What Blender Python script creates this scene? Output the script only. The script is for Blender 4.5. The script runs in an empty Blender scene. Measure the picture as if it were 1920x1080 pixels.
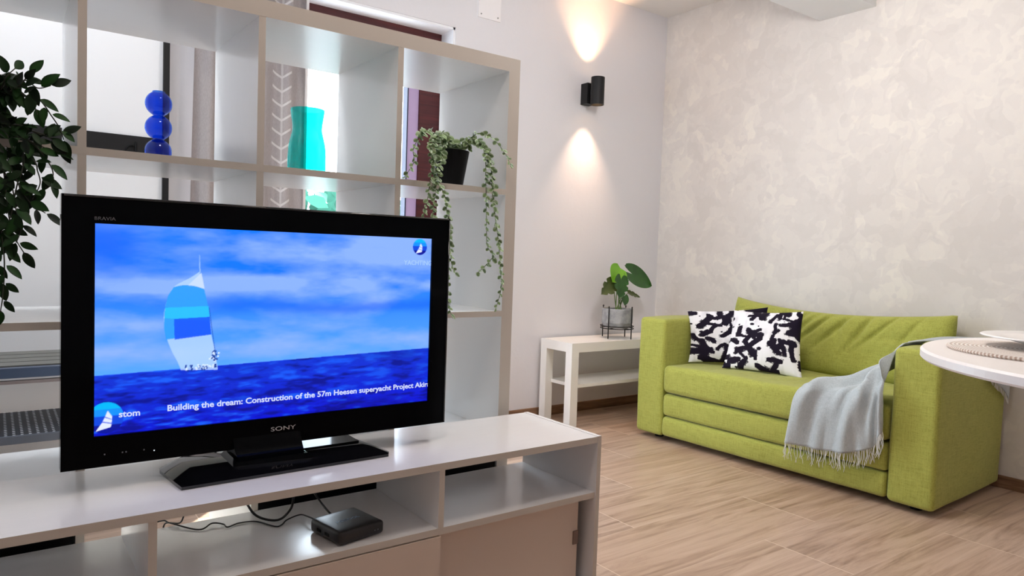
import bpy, bmesh, math, random
import numpy as np
from mathutils import Vector, Matrix, noise

# ------------------------------------------------------------ camera, world, lights, exposure
sc = bpy.context.scene
COL = sc.collection
def make_camera():
    F, yaw, pitch, roll, h = 1325.31, 0.6342, -0.0471, 0.0336, 0.9099
    f = Vector((math.sin(yaw)*math.cos(pitch), math.cos(yaw)*math.cos(pitch), math.sin(pitch)))
    r = Vector((math.cos(yaw), -math.sin(yaw), 0)); u = r.cross(f)
    c, s = math.cos(roll), math.sin(roll)
    r2 = c*r + s*u; u2 = -s*r + c*u
    cam = bpy.data.cameras.new('camera'); cam.sensor_width = 36; cam.lens = F/1920*36
    cam.clip_start = 0.02
    o = bpy.data.objects.new('camera', cam); COL.objects.link(o)
    m = Matrix.Identity(4)
    for i in range(3):
        m[i][0] = r2[i]; m[i][1] = u2[i]; m[i][2] = -f[i]
    m[0][3], m[1][3], m[2][3] = 0, 0, h
    o.matrix_world = m
    sc.camera = o
make_camera()
sc.view_settings.view_transform = 'Standard'
sc.view_settings.look = 'None'
sc.view_settings.gamma = 1
sc.view_settings.use_curve_mapping = False
sc.view_settings.exposure = 0.0
w = bpy.data.worlds.new('daylight'); sc.world = w; w.use_nodes = True
bg = w.node_tree.nodes['Background']
bg.inputs[0].default_value = (0.80, 0.90, 1.0, 1); bg.inputs[1].default_value = 10.5
sc.cycles.max_bounces = 12; sc.cycles.diffuse_bounces = 6; sc.cycles.glossy_bounces = 4
sc.cycles.transmission_bounces = 10; sc.cycles.transparent_max_bounces = 12
sc.cycles.use_denoising = True
sc.cycles.sample_clamp_indirect = 6
sc.cycles.caustics_reflective = False; sc.cycles.caustics_refractive = False

def light(name, kind, loc, direction, energy, color=(1,1,1), **kw):
    l = bpy.data.lights.new(name, kind); l.energy = energy; l.color = color
    for k, v in kw.items(): setattr(l, k, v)
    o = bpy.data.objects.new(name, l); COL.objects.link(o)
    o.location = loc
    o.rotation_euler = Vector(direction).to_track_quat('-Z', 'Y').to_euler()
    return o
# sun through the balcony door in the wall behind the shelf
light('sun', 'SUN', (1.5, 6, 6), (-0.70, -0.73, -0.78), 22.0, (1.0, 0.95, 0.86), angle=math.radians(0.8))
# daylight portal of the window in the left wall
p = light('left_window_daylight', 'AREA', (-2.78, 2.45, 1.2), (1, 0, 0), 10, shape='RECTANGLE', size=2.0, size_y=1.1)
p.data.cycles.is_portal = True
p = light('balcony_daylight', 'AREA', (1.30, 3.42, 1.05), (0, -1, 0), 10, (0.9, 0.95, 1), shape='RECTANGLE', size=1.2, size_y=2.0)
p.data.cycles.is_portal = True
# added overhead fill without a fixture, lifts the bench top
light('bench_side_fill', 'AREA', (0.5, 0.85, 2.38), (0, 0, -1), 7.5, (1.0, 0.88, 0.78), shape='DISK', size=0.35)
light('behind_shelf_fill', 'AREA', (0.0, 2.35, 2.38), (0, 0.1, -1), 10, (0.95, 0.97, 1.0), shape='DISK', size=0.35)  # added fill, no real lamp, brightens the space behind the shelf
light('sitting_area_fill', 'POINT', (1.95, 1.45, 1.98), (0, 0, -1), 40, (1.0, 0.95, 0.92), shadow_soft_size=0.14)  # added unseen fill for the sofa, floor and walls

# ------------------------------------------------------------ helpers
def srgb(*c):
    return tuple(((v/255)/12.92 if v/255 <= 0.04045 else ((v/255+0.055)/1.055)**2.4) for v in c) + (1.0,)
def mat(name, color, rough=0.5, metal=0.0, spec=0.5, **kw):
    m = bpy.data.materials.new(name); m.use_nodes = True
    b = m.node_tree.nodes['Principled BSDF']
    b.inputs['Base Color'].default_value = color if len(color) == 4 else tuple(color)+(1,)
    b.inputs['Roughness'].default_value = rough; b.inputs['Metallic'].default_value = metal
    b.inputs['Specular IOR Level'].default_value = spec
    for k, v in kw.items(): b.inputs[k.replace('_', ' ')].default_value = v
    return m
class NT:
    """tiny node-graph helper"""
    def __init__(s, m): s.t = m.node_tree; s.b = s.t.nodes.get('Principled BSDF')
    def n(s, typ, **kw):
        x = s.t.nodes.new(typ)
        for k, v in kw.items(): setattr(x, k, v)
        return x
    def l(s, a, b): s.t.links.new(a, b)
    def put(s, sock, v):
        if isinstance(v, bpy.types.NodeSocket): s.l(v, sock)
        else: sock.default_value = v
    def math(s, op, a, b=0.0, c=0.0):
        x = s.n('ShaderNodeMath', operation=op); s.put(x.inputs[0], a); s.put(x.inputs[1], b); s.put(x.inputs[2], c); return x.outputs[0]
    def coord(s, out='Object', scale=(1,1,1), rot=(0,0,0), loc=(0,0,0)):
        c = s.n('ShaderNodeTexCoord'); m = s.n('ShaderNodeMapping')
        m.inputs['Scale'].default_value = scale; m.inputs['Rotation'].default_value = rot; m.inputs['Location'].default_value = loc
        s.l(c.outputs[out], m.inputs[0]); return m.outputs[0]
    def noise(s, vec, scale=5, detail=3, rough=0.5, dist=0):
        x = s.n('ShaderNodeTexNoise'); s.l(vec, x.inputs['Vector']); x.inputs['Scale'].default_value = scale
        x.inputs['Detail'].default_value = detail; x.inputs['Roughness'].default_value = rough; x.inputs['Distortion'].default_value = dist
        return x.outputs[0]
    def ramp(s, fac, stops):
        x = s.n('ShaderNodeValToRGB'); s.l(fac, x.inputs[0]); e = x.color_ramp.elements
        while len(e) < len(stops): e.new(0.5)
        for i, (p_, c) in enumerate(stops): e[i].position = p_; e[i].color = c if len(c) == 4 else tuple(c)+(1,)
        return x.outputs[0]
    def mix(s, fac, a, b, mode='MIX'):
        x = s.n('ShaderNodeMix', data_type='RGBA', blend_type=mode); s.put(x.inputs[0], fac); s.put(x.inputs[6], a); s.put(x.inputs[7], b); return x.outputs[2]
    def bump(s, h, strength=0.2, dist=0.01):
        x = s.n('ShaderNodeBump'); s.l(h, x.inputs['Height']); x.inputs['Strength'].default_value = strength; x.inputs['Distance'].default_value = dist
        s.l(x.outputs[0], s.b.inputs['Normal'])
    def base(s, c): s.l(c, s.b.inputs['Base Color'])

MW = {}
def thing(name, label, cat, loc=(0,0,0), rotz=0.0, group=None):
    o = bpy.data.objects.new(name, None); COL.objects.link(o)
    o.empty_display_size = 0.05
    o.location = loc; o.rotation_euler = (0, 0, rotz); o['label'] = label; o['category'] = cat
    if group: o['group'] = group
    MW[o.name] = Matrix.Translation(loc) @ Matrix.Rotation(rotz, 4, 'Z')
    return o
def tag(o, label, cat, group=None, kind=None):
    o['label'] = label; o['category'] = cat
    if group: o['group'] = group
    if kind: o['kind'] = kind
    return o
def obj(name, bm, m, parent=None, bevel=0.0, smooth=False, local=False, seg=2, label=None):
    """link bm as one mesh object; geometry is in world coordinates unless local (the parent's frame)"""
    if bevel:
        es = [e for e in bm.edges if len(e.link_faces) == 2 and e.calc_face_angle(0) > 0.6]
        if es: bmesh.ops.bevel(bm, geom=es, offset=bevel, segments=seg, profile=0.6, affect='EDGES', clamp_overlap=True)
    bmesh.ops.recalc_face_normals(bm, faces=bm.faces) if not smooth == 'keep' else None
    me = bpy.data.meshes.new(name); bm.to_mesh(me); bm.free()
    if smooth:
        me.polygons.foreach_set('use_smooth', [True]*len(me.polygons))
    elif bevel:
        me.polygons.foreach_set('use_smooth', [True]*len(me.polygons)); me.set_sharp_from_angle(angle=math.radians(50))
    if m is not None: me.materials.append(m)
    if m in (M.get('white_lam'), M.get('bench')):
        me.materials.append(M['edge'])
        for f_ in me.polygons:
            if f_.normal.y < -.9: f_.material_index = 1  # front faces get the laminate with shade put into its colour
    o = bpy.data.objects.new(name, me); COL.objects.link(o)
    if parent is not None:
        pm = MW.get(parent.name, Matrix.Identity(4))
        if not local: me.transform(pm.inverted())
        o.parent = parent; MW[o.name] = pm
    if label: o['label'] = label
    return o
def origin_to(o, loc):
    o.data.transform(Matrix.Translation(-Vector(loc))); o.location = loc; return o
def struct(name, bm, m, parent=None, **kw):
    o = obj(name, bm, m, parent, **kw)
    if parent is None: o['kind'] = 'structure'
    return o
def box(bm, x0, x1, y0, y1, z0, z1):
    v = [bm.verts.new((x, y, z)) for x in (x0, x1) for y in (y0, y1) for z in (z0, z1)]
    for f in ((0,1,3,2), (4,6,7,5), (0,4,5,1), (2,3,7,6), (0,2,6,4), (1,5,7,3)): bm.faces.new([v[i] for i in f])
    return bm
def B(*a): return box(bmesh.new(), *a)
def rbox(x0, x1, y0, y1, z0, z1, r=0.03, n=14, fn=None, rs=None):
    """rounded soft box with an even grid; fn(p)->offset"""
    bm = bmesh.new()
    def ticks(a, b):
        k = [a, a+r*.12, a+r*.35, a+r*.65, a+r]; m = np.linspace(a+r, b-r, n+1)[1:-1].tolist()
        return k + m + [b-r, b-r*.65, b-r*.35, b-r*.12, b]
    X, Y, Z = ticks(x0, x1), ticks(y0, y1), ticks(z0, z1)
    def grid(A, Bv, f):
        g = [[bm.verts.new(f(a, b)) for b in Bv] for a in A]
        for i in range(len(A)-1):
            for j in range(len(Bv)-1): bm.faces.new((g[i][j], g[i+1][j], g[i+1][j+1], g[i][j+1]))
    grid(X, Y, lambda a, b: (a, b, z0)); grid(X, Y, lambda a, b: (a, b, z1))
    grid(X, Z, lambda a, b: (a, y0, b)); grid(X, Z, lambda a, b: (a, y1, b))
    grid(Y, Z, lambda a, b: (x0, a, b)); grid(Y, Z, lambda a, b: (x1, a, b))
    bmesh.ops.remove_doubles(bm, verts=bm.verts, dist=1e-5)
    for v in bm.verts:
        p_ = v.co.copy(); q = Vector((min(max(p_.x, x0+r), x1-r), min(max(p_.y, y0+r), y1-r), min(max(p_.z, z0+r), z1-r)))
        d = p_-q
        if d.length > 1e-7:
            p_ = q + d.normalized()*r
        if fn: p_ = p_ + Vector(fn(p_))
        v.co = p_
    return bm
def tube(bm, pts, r, n=8, cap=True, smoothn=0):
    P_ = [Vector(p_) for p_ in pts]
    if smoothn: P_ = spline(P_, smoothn)
    rings = []; prev = None
    for i, c in enumerate(P_):
        t = (P_[min(i+1, len(P_)-1)] - P_[max(i-1, 0)]).normalized()
        if prev is None:
            a = t.orthogonal().normalized()
        else:
            a = (prev - t*prev.dot(t)); a = a.normalized() if a.length > 1e-6 else t.orthogonal().normalized()
        prev = a; b = t.cross(a)
        rr = r(i/(len(P_)-1)) if callable(r) else r
        rings.append([bm.verts.new(c + (a*math.cos(k*2*math.pi/n) + b*math.sin(k*2*math.pi/n))*rr) for k in range(n)])
    for A, Bq in zip(rings, rings[1:]):
        for k in range(n): bm.faces.new((A[k], A[(k+1) % n], Bq[(k+1) % n], Bq[k]))
    if cap: bm.faces.new(rings[0][::-1]); bm.faces.new(rings[-1])
    return bm
def spline(P_, k=8):
    P_ = [Vector(p_) for p_ in P_]; out = []
    for i in range(len(P_)-1):
        a, b, c, d = P_[max(i-1, 0)], P_[i], P_[i+1], P_[min(i+2, len(P_)-1)]
        for j in range(k):
            t = j/k; out.append(0.5*((2*b) + (c-a)*t + (2*a-5*b+4*c-d)*t*t + (3*b-a-3*c+d)*t**3))
    out.append(P_[-1]); return out
def lathe(bm, prof, c=(0,0,0), n=48, close=False):
    """prof = [(r, z)...]"""
    rings = []
    for r, z in prof:
        if r < 1e-6: rings.append([bm.verts.new((c[0], c[1], c[2]+z))])
        else: rings.append([bm.verts.new((c[0]+r*math.cos(k*2*math.pi/n), c[1]+r*math.sin(k*2*math.pi/n), c[2]+z)) for k in range(n)])
    for A, Bq in zip(rings, rings[1:]):
        for k in range(n):
            a = [A[k % len(A)], A[(k+1) % len(A)], Bq[(k+1) % len(Bq)], Bq[k % len(Bq)]]
            u = []
            for v in a:
                if v not in u: u.append(v)
            if len(u) > 2: bm.faces.new(u)
    return bm
def prism(bm, poly, f, t):
    """poly 2D points -> f(x, y, k) 3D, k in (0,1) the two ends"""
    a = [bm.verts.new(f(x, y, 0)) for x, y in poly]; b = [bm.verts.new(f(x, y, t)) for x, y in poly]
    bm.faces.new(a[::-1]); bm.faces.new(b)
    for i in range(len(a)): j = (i+1) % len(a); bm.faces.new((a[i], a[j], b[j], b[i]))
    return bm
def text_bm(s, size, loc, xdir=(1,0,0), up=(0,0,1), width=None, bold=0.0, extrude=0.0003, spacing=1.0):
    cu = bpy.data.curves.new('writing', 'FONT'); cu.body = s; cu.size = size; cu.extrude = extrude; cu.offset = bold; cu.space_character = spacing
    cu.resolution_u = 4
    o = bpy.data.objects.new('writing', cu); COL.objects.link(o)
    dg = bpy.context.evaluated_depsgraph_get(); dg.update()
    me = bpy.data.meshes.new_from_object(o.evaluated_get(dg))
    bpy.data.objects.remove(o); bpy.data.curves.remove(cu)
    xs = [v.co.x for v in me.vertices]; x0, x1 = min(xs), max(xs)
    k = (width/(x1-x0)) if width else 1.0
    X = Vector(xdir).normalized(); U = Vector(up).normalized(); N = X.cross(U)
    m = Matrix.Identity(4)
    for i in range(3): m[i][0] = X[i]*k; m[i][1] = U[i]; m[i][2] = N[i]; m[i][3] = loc[i]
    me.transform(m @ Matrix.Translation((-x0, 0, 0)))
    bm = bmesh.new(); bm.from_mesh(me); bpy.data.meshes.remove(me); return bm
def leaf(bm, p_, d, nrm, L, Wd, tip=0.5, fold=0.15, curl=0.2, n=5, shape='oval', layer=None, col=None):
    d = Vector(d).normalized(); nrm = Vector(nrm); nrm = (nrm - d*nrm.dot(d)); nrm = nrm.normalized() if nrm.length > 1e-5 else d.orthogonal().normalized()
    s = d.cross(nrm); rows = []
    for i in range(n+1):
        t = i/n
        if shape == 'oval': wv = math.sin(math.pi*min(max(t, .0), 1)**0.85)**0.8
        elif shape == 'round': wv = math.sqrt(max(0, 1-(2*t-1)**2))
        else: wv = math.sin(math.pi*t**0.75)**0.9
        c = Vector(p_) + d*(L*t) - nrm*(curl*L*t*t)
        hw = wv*Wd/2
        rows.append([c + s*hw + nrm*(fold*hw), c, c - s*hw + nrm*(fold*hw)])
    vs = []
    for i, r in enumerate(rows):
        if i in (0, n): vs.append([bm.verts.new(r[1])])
        else: vs.append([bm.verts.new(q) for q in r])
    fs = []
    for A, Bq in zip(vs, vs[1:]):
        if len(A) == 1 and len(Bq) == 1: continue
        if len(A) == 1: fs += [(A[0], Bq[0], Bq[1]), (A[0], Bq[1], Bq[2])]
        elif len(Bq) == 1: fs += [(A[0], Bq[0], A[1]), (A[1], Bq[0], A[2])]
        else: fs += [(A[0], Bq[0], Bq[1], A[1]), (A[1], Bq[1], Bq[2], A[2])]
    for f in fs:
        face = bm.faces.new(f)
        if layer is not None:
            for lp in face.loops:
                edge = 1.0 if (lp.vert not in [v[1] if len(v) == 3 else v[0] for v in vs]) else 0.0
                lp[layer] = (col, edge, 0, 1)

# ------------------------------------------------------------ materials
M = {}
def wall_paint(name, c, bump=0.12):
    m = mat(name, c, 0.85, spec=0.2); n = NT(m); v = n.coord('Object')
    n.base(n.mix(n.noise(v, 1.6, 4), tuple(x*0.97 for x in c[:3])+(1,), c)); n.bump(n.noise(v, 22, 8, 0.65), bump, 0.01); return m
M['wall'] = wall_paint('white_wall_paint', srgb(223, 222, 226))
M['ceiling'] = wall_paint('ceiling_paint', srgb(232, 230, 228), 0.04)
M['reveal'] = wall_paint('reveal_plaster', srgb(238, 240, 244), 0.3)
M['beam'] = wall_paint('beam_paint', srgb(230, 232, 234), 0.1)
def stucco():
    m = mat('trowelled_stucco', srgb(220, 215, 208), 0.6, spec=0.3); n = NT(m)
    v = n.coord('Object'); nz = n.n('ShaderNodeTexNoise'); n.l(v, nz.inputs['Vector']); nz.inputs['Scale'].default_value = 5; nz.inputs['Detail'].default_value = 3
    def patches(scale, rot, st, amt):
        vm = n.coord('Object', scale=st, rot=rot); ad = n.n('ShaderNodeVectorMath', operation='MULTIPLY_ADD')
        n.l(nz.outputs[1], ad.inputs[0]); ad.inputs[1].default_value = (amt, amt, amt); n.l(vm, ad.inputs[2])
        vo = n.n('ShaderNodeTexVoronoi'); n.l(ad.outputs[0], vo.inputs['Vector']); vo.inputs['Scale'].default_value = scale; vo.feature = 'SMOOTH_F1'; vo.inputs['Smoothness'].default_value = 0.12
        sp = n.n('ShaderNodeSeparateColor'); n.l(vo.outputs['Color'], sp.inputs[0]); return sp.outputs[0]
    a = patches(9, (0.5, 0, 0), (1, 1, 0.55), 0.45); b = patches(13, (-0.6, 0, 0), (1, 0.6, 1), 0.5); c = patches(5, (0.9, 0, 0), (1, 1, 0.7), 0.5)
    f = n.math('MULTIPLY', n.math('ADD', n.math('ADD', a, b), c), 0.333)
    f2 = n.math('ADD', n.math('MULTIPLY', f, 0.75), n.math('MULTIPLY', n.noise(v, 14, 6, 0.7), 0.25))
    n.base(n.ramp(f2, [(0.28, srgb(211, 206, 201)), (0.5, srgb(216, 211, 206)), (0.62, srgb(220, 215, 209)), (0.78, srgb(226, 221, 213))]))
    n.bump(f2, 0.12, 0.006); return m
M['stucco'] = stucco()
def floor_mat():
    m = mat('wood_look_floor_tiles', srgb(180, 150, 125), 0.36, spec=0.4); n = NT(m)
    c = n.n('ShaderNodeTexCoord'); sp = n.n('ShaderNodeSeparateXYZ'); n.l(c.outputs['Object'], sp.inputs[0])
    X, Y = sp.outputs[0], sp.outputs[1]
    v = n.math('DIVIDE', n.math('SUBTRACT', Y, 1.335), 0.3); row = n.math('FLOOR', v); fv = n.math('SUBTRACT', v, row)
    u = n.math('DIVIDE', n.math('SUBTRACT', n.math('SUBTRACT', X, 2.35), n.math('MULTIPLY', row, 0.3)), 0.9)
    col = n.math('FLOOR', u); fu = n.math('SUBTRACT', u, col)
    du = n.math('MULTIPLY', n.math('MINIMUM', fu, n.math('SUBTRACT', 1, fu)), 0.9)
    dv = n.math('MULTIPLY', n.math('MINIMUM', fv, n.math('SUBTRACT', 1, fv)), 0.3)
    ju = n.math('LESS_THAN', du, 0.0016); jv = n.math('LESS_THAN', dv, 0.0011)
    rnd = n.n('ShaderNodeTexWhiteNoise', noise_dimensions='2D'); cb = n.n('ShaderNodeCombineXYZ'); n.l(row, cb.inputs[0]); n.l(col, cb.inputs[1]); n.l(cb.outputs[0], rnd.inputs['Vector'])
    cv = n.n('ShaderNodeCombineXYZ'); n.l(n.math('MULTIPLY', X, 1.1), cv.inputs[0]); n.l(n.math('MULTIPLY', Y, 13.0), cv.inputs[1]); n.l(n.math('MULTIPLY', rnd.outputs[0], 40), cv.inputs[2])
    g = n.noise(cv.outputs[0], 1.6, 9, 0.62, 0.9); 
    cv2 = n.n('ShaderNodeCombineXYZ'); n.l(n.math('MULTIPLY', X, 2.0), cv2.inputs[0]); n.l(n.math('MULTIPLY', Y, 60.0), cv2.inputs[1]); n.l(n.math('MULTIPLY', rnd.outputs[0], 17), cv2.inputs[2])
    g2 = n.noise(cv2.outputs[0], 1.3, 5, 0.6)
    gg = n.math('ADD', n.math('MULTIPLY', g, 0.75), n.math('MULTIPLY', g2, 0.25))
    w_ = n.ramp(gg, [(0.33, srgb(118, 94, 79)), (0.43, srgb(160, 134, 116)), (0.53, srgb(186, 160, 141)), (0.70, srgb(203, 179, 160))])
    w2 = n.mix(n.math('MULTIPLY', rnd.outputs[0], 0.35), w_, srgb(186, 152, 124))
    j = n.math('MAXIMUM', n.math('MULTIPLY', ju, 0.75), n.math('MULTIPLY', jv, 0.28))
    n.base(n.mix(j, w2, srgb(226, 208, 188))); n.bump(gg, 0.06, 0.004)
    return m
M['floor'] = floor_mat()
def wood(name, a, b):
    m = mat(name, a, 0.5, spec=0.3); n = NT(m); v = n.coord('Object', scale=(2, 2, 30)); n.base(n.ramp(n.noise(v, 2, 6, 0.6, 0.6), [(0.35, b), (0.65, a)])); return m
M['baseboard'] = wood('wood_look_skirting', srgb(150, 116, 90), srgb(104, 76, 56))
M['white_lam'] = mat('white_laminate', srgb(234, 235, 235), 0.22, spec=0.8)
M['edge'] = mat('shaded_front_laminate', srgb(194, 186, 176), 0.45, spec=0.3)  # white laminate painted darker, standing in for the dim light on front faces
M['bench'] = mat('white_bench_foil', srgb(226, 224, 224), 0.19, spec=0.9)
def foil(m, s=0.02):
    n = NT(m); n.bump(n.noise(n.coord('Object', scale=(1, 3, 3)), 9, 4), s, 0.01)
foil(M['bench'], 0.035); foil(M['white_lam'], 0.02)
M['bench_edge'] = mat('bench_edge_band', srgb(214, 204, 196), 0.45, spec=0.3)
M['door_panel'] = mat('sliding_door_lacquer', srgb(205, 188, 174), 0.4, spec=0.3)
M['handle_gap'] = mat('recessed_grip', srgb(120, 98, 88), 0.5)
M['table_white'] = mat('white_table_lacquer', srgb(238, 236, 232), 0.3, spec=0.4)
M['black_gloss'] = mat('black_gloss_plastic', (0.0012, 0.0014, 0.002), 0.10, spec=0.06)
M['stand_gloss'] = mat('stand_gloss', (.003, .003, .004), .06, spec=.7)
M['black_matte'] = mat('black_matte_plastic', (0.004, 0.004, 0.005), 0.45, spec=0.15)
M['black_cable'] = mat('black_cable_sheath', (0.006, 0.006, 0.007), 0.35, spec=0.5)
M['black_metal'] = mat('black_powder_coat', (0.008, 0.008, 0.009), 0.5, spec=0.3)
M['silver_print'] = mat('silver_lettering', srgb(190, 190, 190), 0.3, 0.6)
M['grey_print'] = mat('grey_lettering', srgb(120, 122, 128), 0.4, 0.3)
M['mahogany'] = wood('mahogany_frame', srgb(82, 28, 30), srgb(58, 18, 22))
M['rubber'] = mat('dark_gasket', srgb(38, 44, 74), 0.5)
M['lilac'] = mat('lilac_grey_frame_inner', srgb(176, 156, 196), 0.5)
M['steel'] = mat('screw_steel', srgb(150, 150, 150), 0.3, 0.9)
M['plate_white'] = mat('white_plastic_cover', srgb(236, 234, 236), 0.4)
def glass(name, col, rough=0.0, ior=1.45):
    m = mat(name, col, rough, spec=0.5); b = m.node_tree.nodes['Principled BSDF']; b.inputs['Transmission Weight'].default_value = 1.0; b.inputs['IOR'].default_value = ior; return m
def thin_glass(name, col, gloss=0.12):
    m = bpy.data.materials.new(name); m.use_nodes = True; t = m.node_tree; t.nodes.remove(t.nodes['Principled BSDF'])
    tr = t.nodes.new('ShaderNodeBsdfTransparent'); gl = t.nodes.new('ShaderNodeBsdfGlossy'); mx = t.nodes.new('ShaderNodeMixShader'); lw = t.nodes.new('ShaderNodeLayerWeight'); fr = t.nodes.new('ShaderNodeMapRange')
    tr.inputs[0].default_value = col; gl.inputs['Roughness'].default_value = 0.02; lw.inputs[0].default_value = .2; fr.inputs[3].default_value = .02; fr.inputs[4].default_value = .3; t.links.new(lw.outputs['Facing'], fr.inputs[0])
    t.links.new(fr.outputs[0], mx.inputs[0]); t.links.new(tr.outputs[0], mx.inputs[1]); t.links.new(gl.outputs[0], mx.inputs[2]); t.links.new(mx.outputs[0], t.nodes['Material Output'].inputs[0]); return m
M['pane'] = thin_glass('window_pane_glass', (0.96, 0.98, 0.99, 1))
def art_glass(name, col, body):
    m = bpy.data.materials.new(name); m.use_nodes = True; t = m.node_tree; t.nodes.remove(t.nodes['Principled BSDF'])
    N = t.nodes.new; tr = N('ShaderNodeBsdfTransparent'); gl = N('ShaderNodeBsdfGlossy'); tl = N('ShaderNodeBsdfTranslucent'); df = N('ShaderNodeBsdfDiffuse'); a = N('ShaderNodeMixShader'); b = N('ShaderNodeMixShader'); c = N('ShaderNodeMixShader'); lw = N('ShaderNodeLayerWeight'); mp = N('ShaderNodeMapRange')
    tr.inputs[0].default_value = col; gl.inputs['Roughness'].default_value = 0.03; tl.inputs[0].default_value = body; df.inputs[0].default_value = body
    a.inputs[0].default_value = .5; t.links.new(tl.outputs[0], a.inputs[1]); t.links.new(df.outputs[0], a.inputs[2])
    b.inputs[0].default_value = .06; t.links.new(tr.outputs[0], b.inputs[1]); t.links.new(a.outputs[0], b.inputs[2])
    lw.inputs[0].default_value = .25; t.links.new(lw.outputs['Facing'], mp.inputs[0]); mp.inputs[3].default_value = .03; mp.inputs[4].default_value = .35
    t.links.new(mp.outputs[0], c.inputs[0]); t.links.new(b.outputs[0], c.inputs[1]); t.links.new(gl.outputs[0], c.inputs[2]); t.links.new(c.outputs[0], t.nodes['Material Output'].inputs[0]); return m
M['blue_glass'] = art_glass('cobalt_blue_glass', (0.20, 0.50, 0.98, 1), (0.0, 0.06, 0.95, 1))
M['teal_glass'] = art_glass('teal_glass', (0.06, 0.92, 0.90, 1), (0.0, 0.70, 0.66, 1))
def concrete():
    m = mat('grey_concrete', srgb(150, 152, 154), 0.8); n = NT(m); v = n.coord('Object'); n.base(n.ramp(n.noise(v, 24, 6, 0.6), [(0.3, srgb(126, 129, 133)), (0.7, srgb(176, 178, 180))])); n.bump(n.noise(v, 90, 4), 0.2, 0.002); return m
M['concrete'] = concrete()
M['soil'] = mat('dark_soil', srgb(48, 36, 28), 0.95)
def fabric(name, a, b, scale=260):
    m = mat(name, a, 0.9, spec=0.15); n = NT(m)
    m.node_tree.nodes['Principled BSDF'].inputs['Sheen Weight'].default_value = 0.15
    f1 = n.noise(n.coord('Object', scale=(1, 1, 0.10)), scale, 2); f2 = n.noise(n.coord('Object', scale=(1, 0.09, 1)), scale, 2); f3 = n.noise(n.coord('Object', scale=(0.09, 1, 1)), scale, 2)
    f = n.math('MULTIPLY', n.math('ADD', n.math('ADD', f1, f2), f3), 0.3333)
    n.base(n.ramp(f, [(0.34, b), (0.50, a), (0.66, tuple(min(1, x*1.18) for x in a[:3])+(1,))])); n.bump(f, 0.25, 0.001)
    return m
M['green'] = fabric('lime_green_weave', srgb(164, 167, 82), srgb(142, 146, 64))
M['throw'] = fabric('pale_grey_blue_wool', srgb(178, 186, 189), srgb(160, 169, 174), 420)
M['fringe'] = mat('pale_wool_fringe', srgb(222, 224, 220), 0.9)
def attr_mat(name, attr, rough, emit=0):
    m = mat(name, (1, 1, 1, 1), rough, spec=0.2); n = NT(m); a = n.n('ShaderNodeAttribute', attribute_name=attr)
    if emit:
        n.l(a.outputs[0], n.b.inputs['Emission Color']); n.b.inputs['Emission Strength'].default_value = emit; n.b.inputs['Base Color'].default_value = (0.002, 0.002, 0.002, 1)
    else: n.base(a.outputs[0])
    return m
def glow(name, c, s=1.0):
    m = mat(name, (0, 0, 0, 1), 0.4, spec=0.05); b = m.node_tree.nodes['Principled BSDF']; b.inputs['Emission Color'].default_value = c; b.inputs['Emission Strength'].default_value = s; return m
M['screen'] = attr_mat('tv_picture', 'picture', 0.3, 1.15)
M['print'] = attr_mat('brush_stroke_print', 'print', 0.85)

# ------------------------------------------------------------ the room
WY, WX, H = 3.10, 3.425, 2.43
LX, RY = -2.6, -2.4
DX0, DX1, DZ = 0.72, 1.877, 2.04           # balcony opening
struct('floor', B(LX-.1, WX+.1, RY-.1, WY+.4, -.1, 0), M['floor'])
struct('ceiling', B(LX-.1, WX+.1, RY-.1, WY+.4, H, H+.1), M['ceiling'])
bm = B(LX-.1, DX0, WY, WY+.35, 0, H); box(bm, DX1, WX+.1, WY, WY+.35, 0, H); box(bm, DX0, DX1, WY, WY+.35, DZ, H)
struct('wall_back', bm, M['wall'])
struct('wall_right', B(WX, WX+.15, RY, WY, 0, H), M['stucco'])
bm = B(LX-.15, LX, RY, 1.95, 0, H); box(bm, LX-.15, LX, 2.95, WY, 0, H); box(bm, LX-.15, LX, 1.95, 2.95, 0, .2); box(bm, LX-.15, LX, 1.95, 2.95, 2.2, H)
struct('wall_left', bm, M['wall'])
struct('wall_front', B(LX, WX, RY-.15, RY, 0, H), M['wall'])
struct('baseboard_back', B(1.88, WX, WY-.01, WY, 0, .052), M['baseboard'])
struct('baseboard_right', B(WX-.01, WX, RY, WY-.01, 0, .052), M['baseboard'])
# ceiling beam
struct('trim_1', B(-2.6, WX, 1.779, 2.065, 2.16, H), M['beam'])
# plaster reveal round the balcony door
bm = B(DX0-.0, DX1-.002, WY+.005, WY+.35, DZ-.012, DZ); box(bm, DX1-.012, DX1, WY+.005, WY+.35, 0, DZ)
struct('trim_2', bm, M['reveal'])
# balcony door: mahogany frame + sash with gasket, glass
FY = WY+.12
bm = B(DX1-.13, DX1-.012, FY, FY+.07, .05, DZ-.115); box(bm, DX0, DX0+.08, FY, FY+.07, .05, DZ-.115); box(bm, DX0, DX1-.012, FY, FY+.07, DZ-.115, DZ-.012); box(bm, DX0, DX1-.012, FY, FY+.07, 0, .05)
wf = struct('window_1', bm, M['mahogany'])
wf['label'] = 'balcony door with dark red mahogany frame behind the shelf'
struct('sash_edge', B(DX1-.19, DX1-.13, FY+.01, FY+.05, .05, DZ-.115), M['lilac'], wf)
struct('gasket', B(DX1-.197, DX1-.19, FY+.005, FY+.05, .05, DZ-.115), M['rubber'], wf)
struct('mullion', B(1.135, 1.158, FY+.01, FY+.05, .05, DZ-.115), M['rubber'], wf)
struct('window_pane', B(DX0+.08, DX1-.19, FY+.03, FY+.034, .05, DZ-.115), M['pane'], wf)
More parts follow.
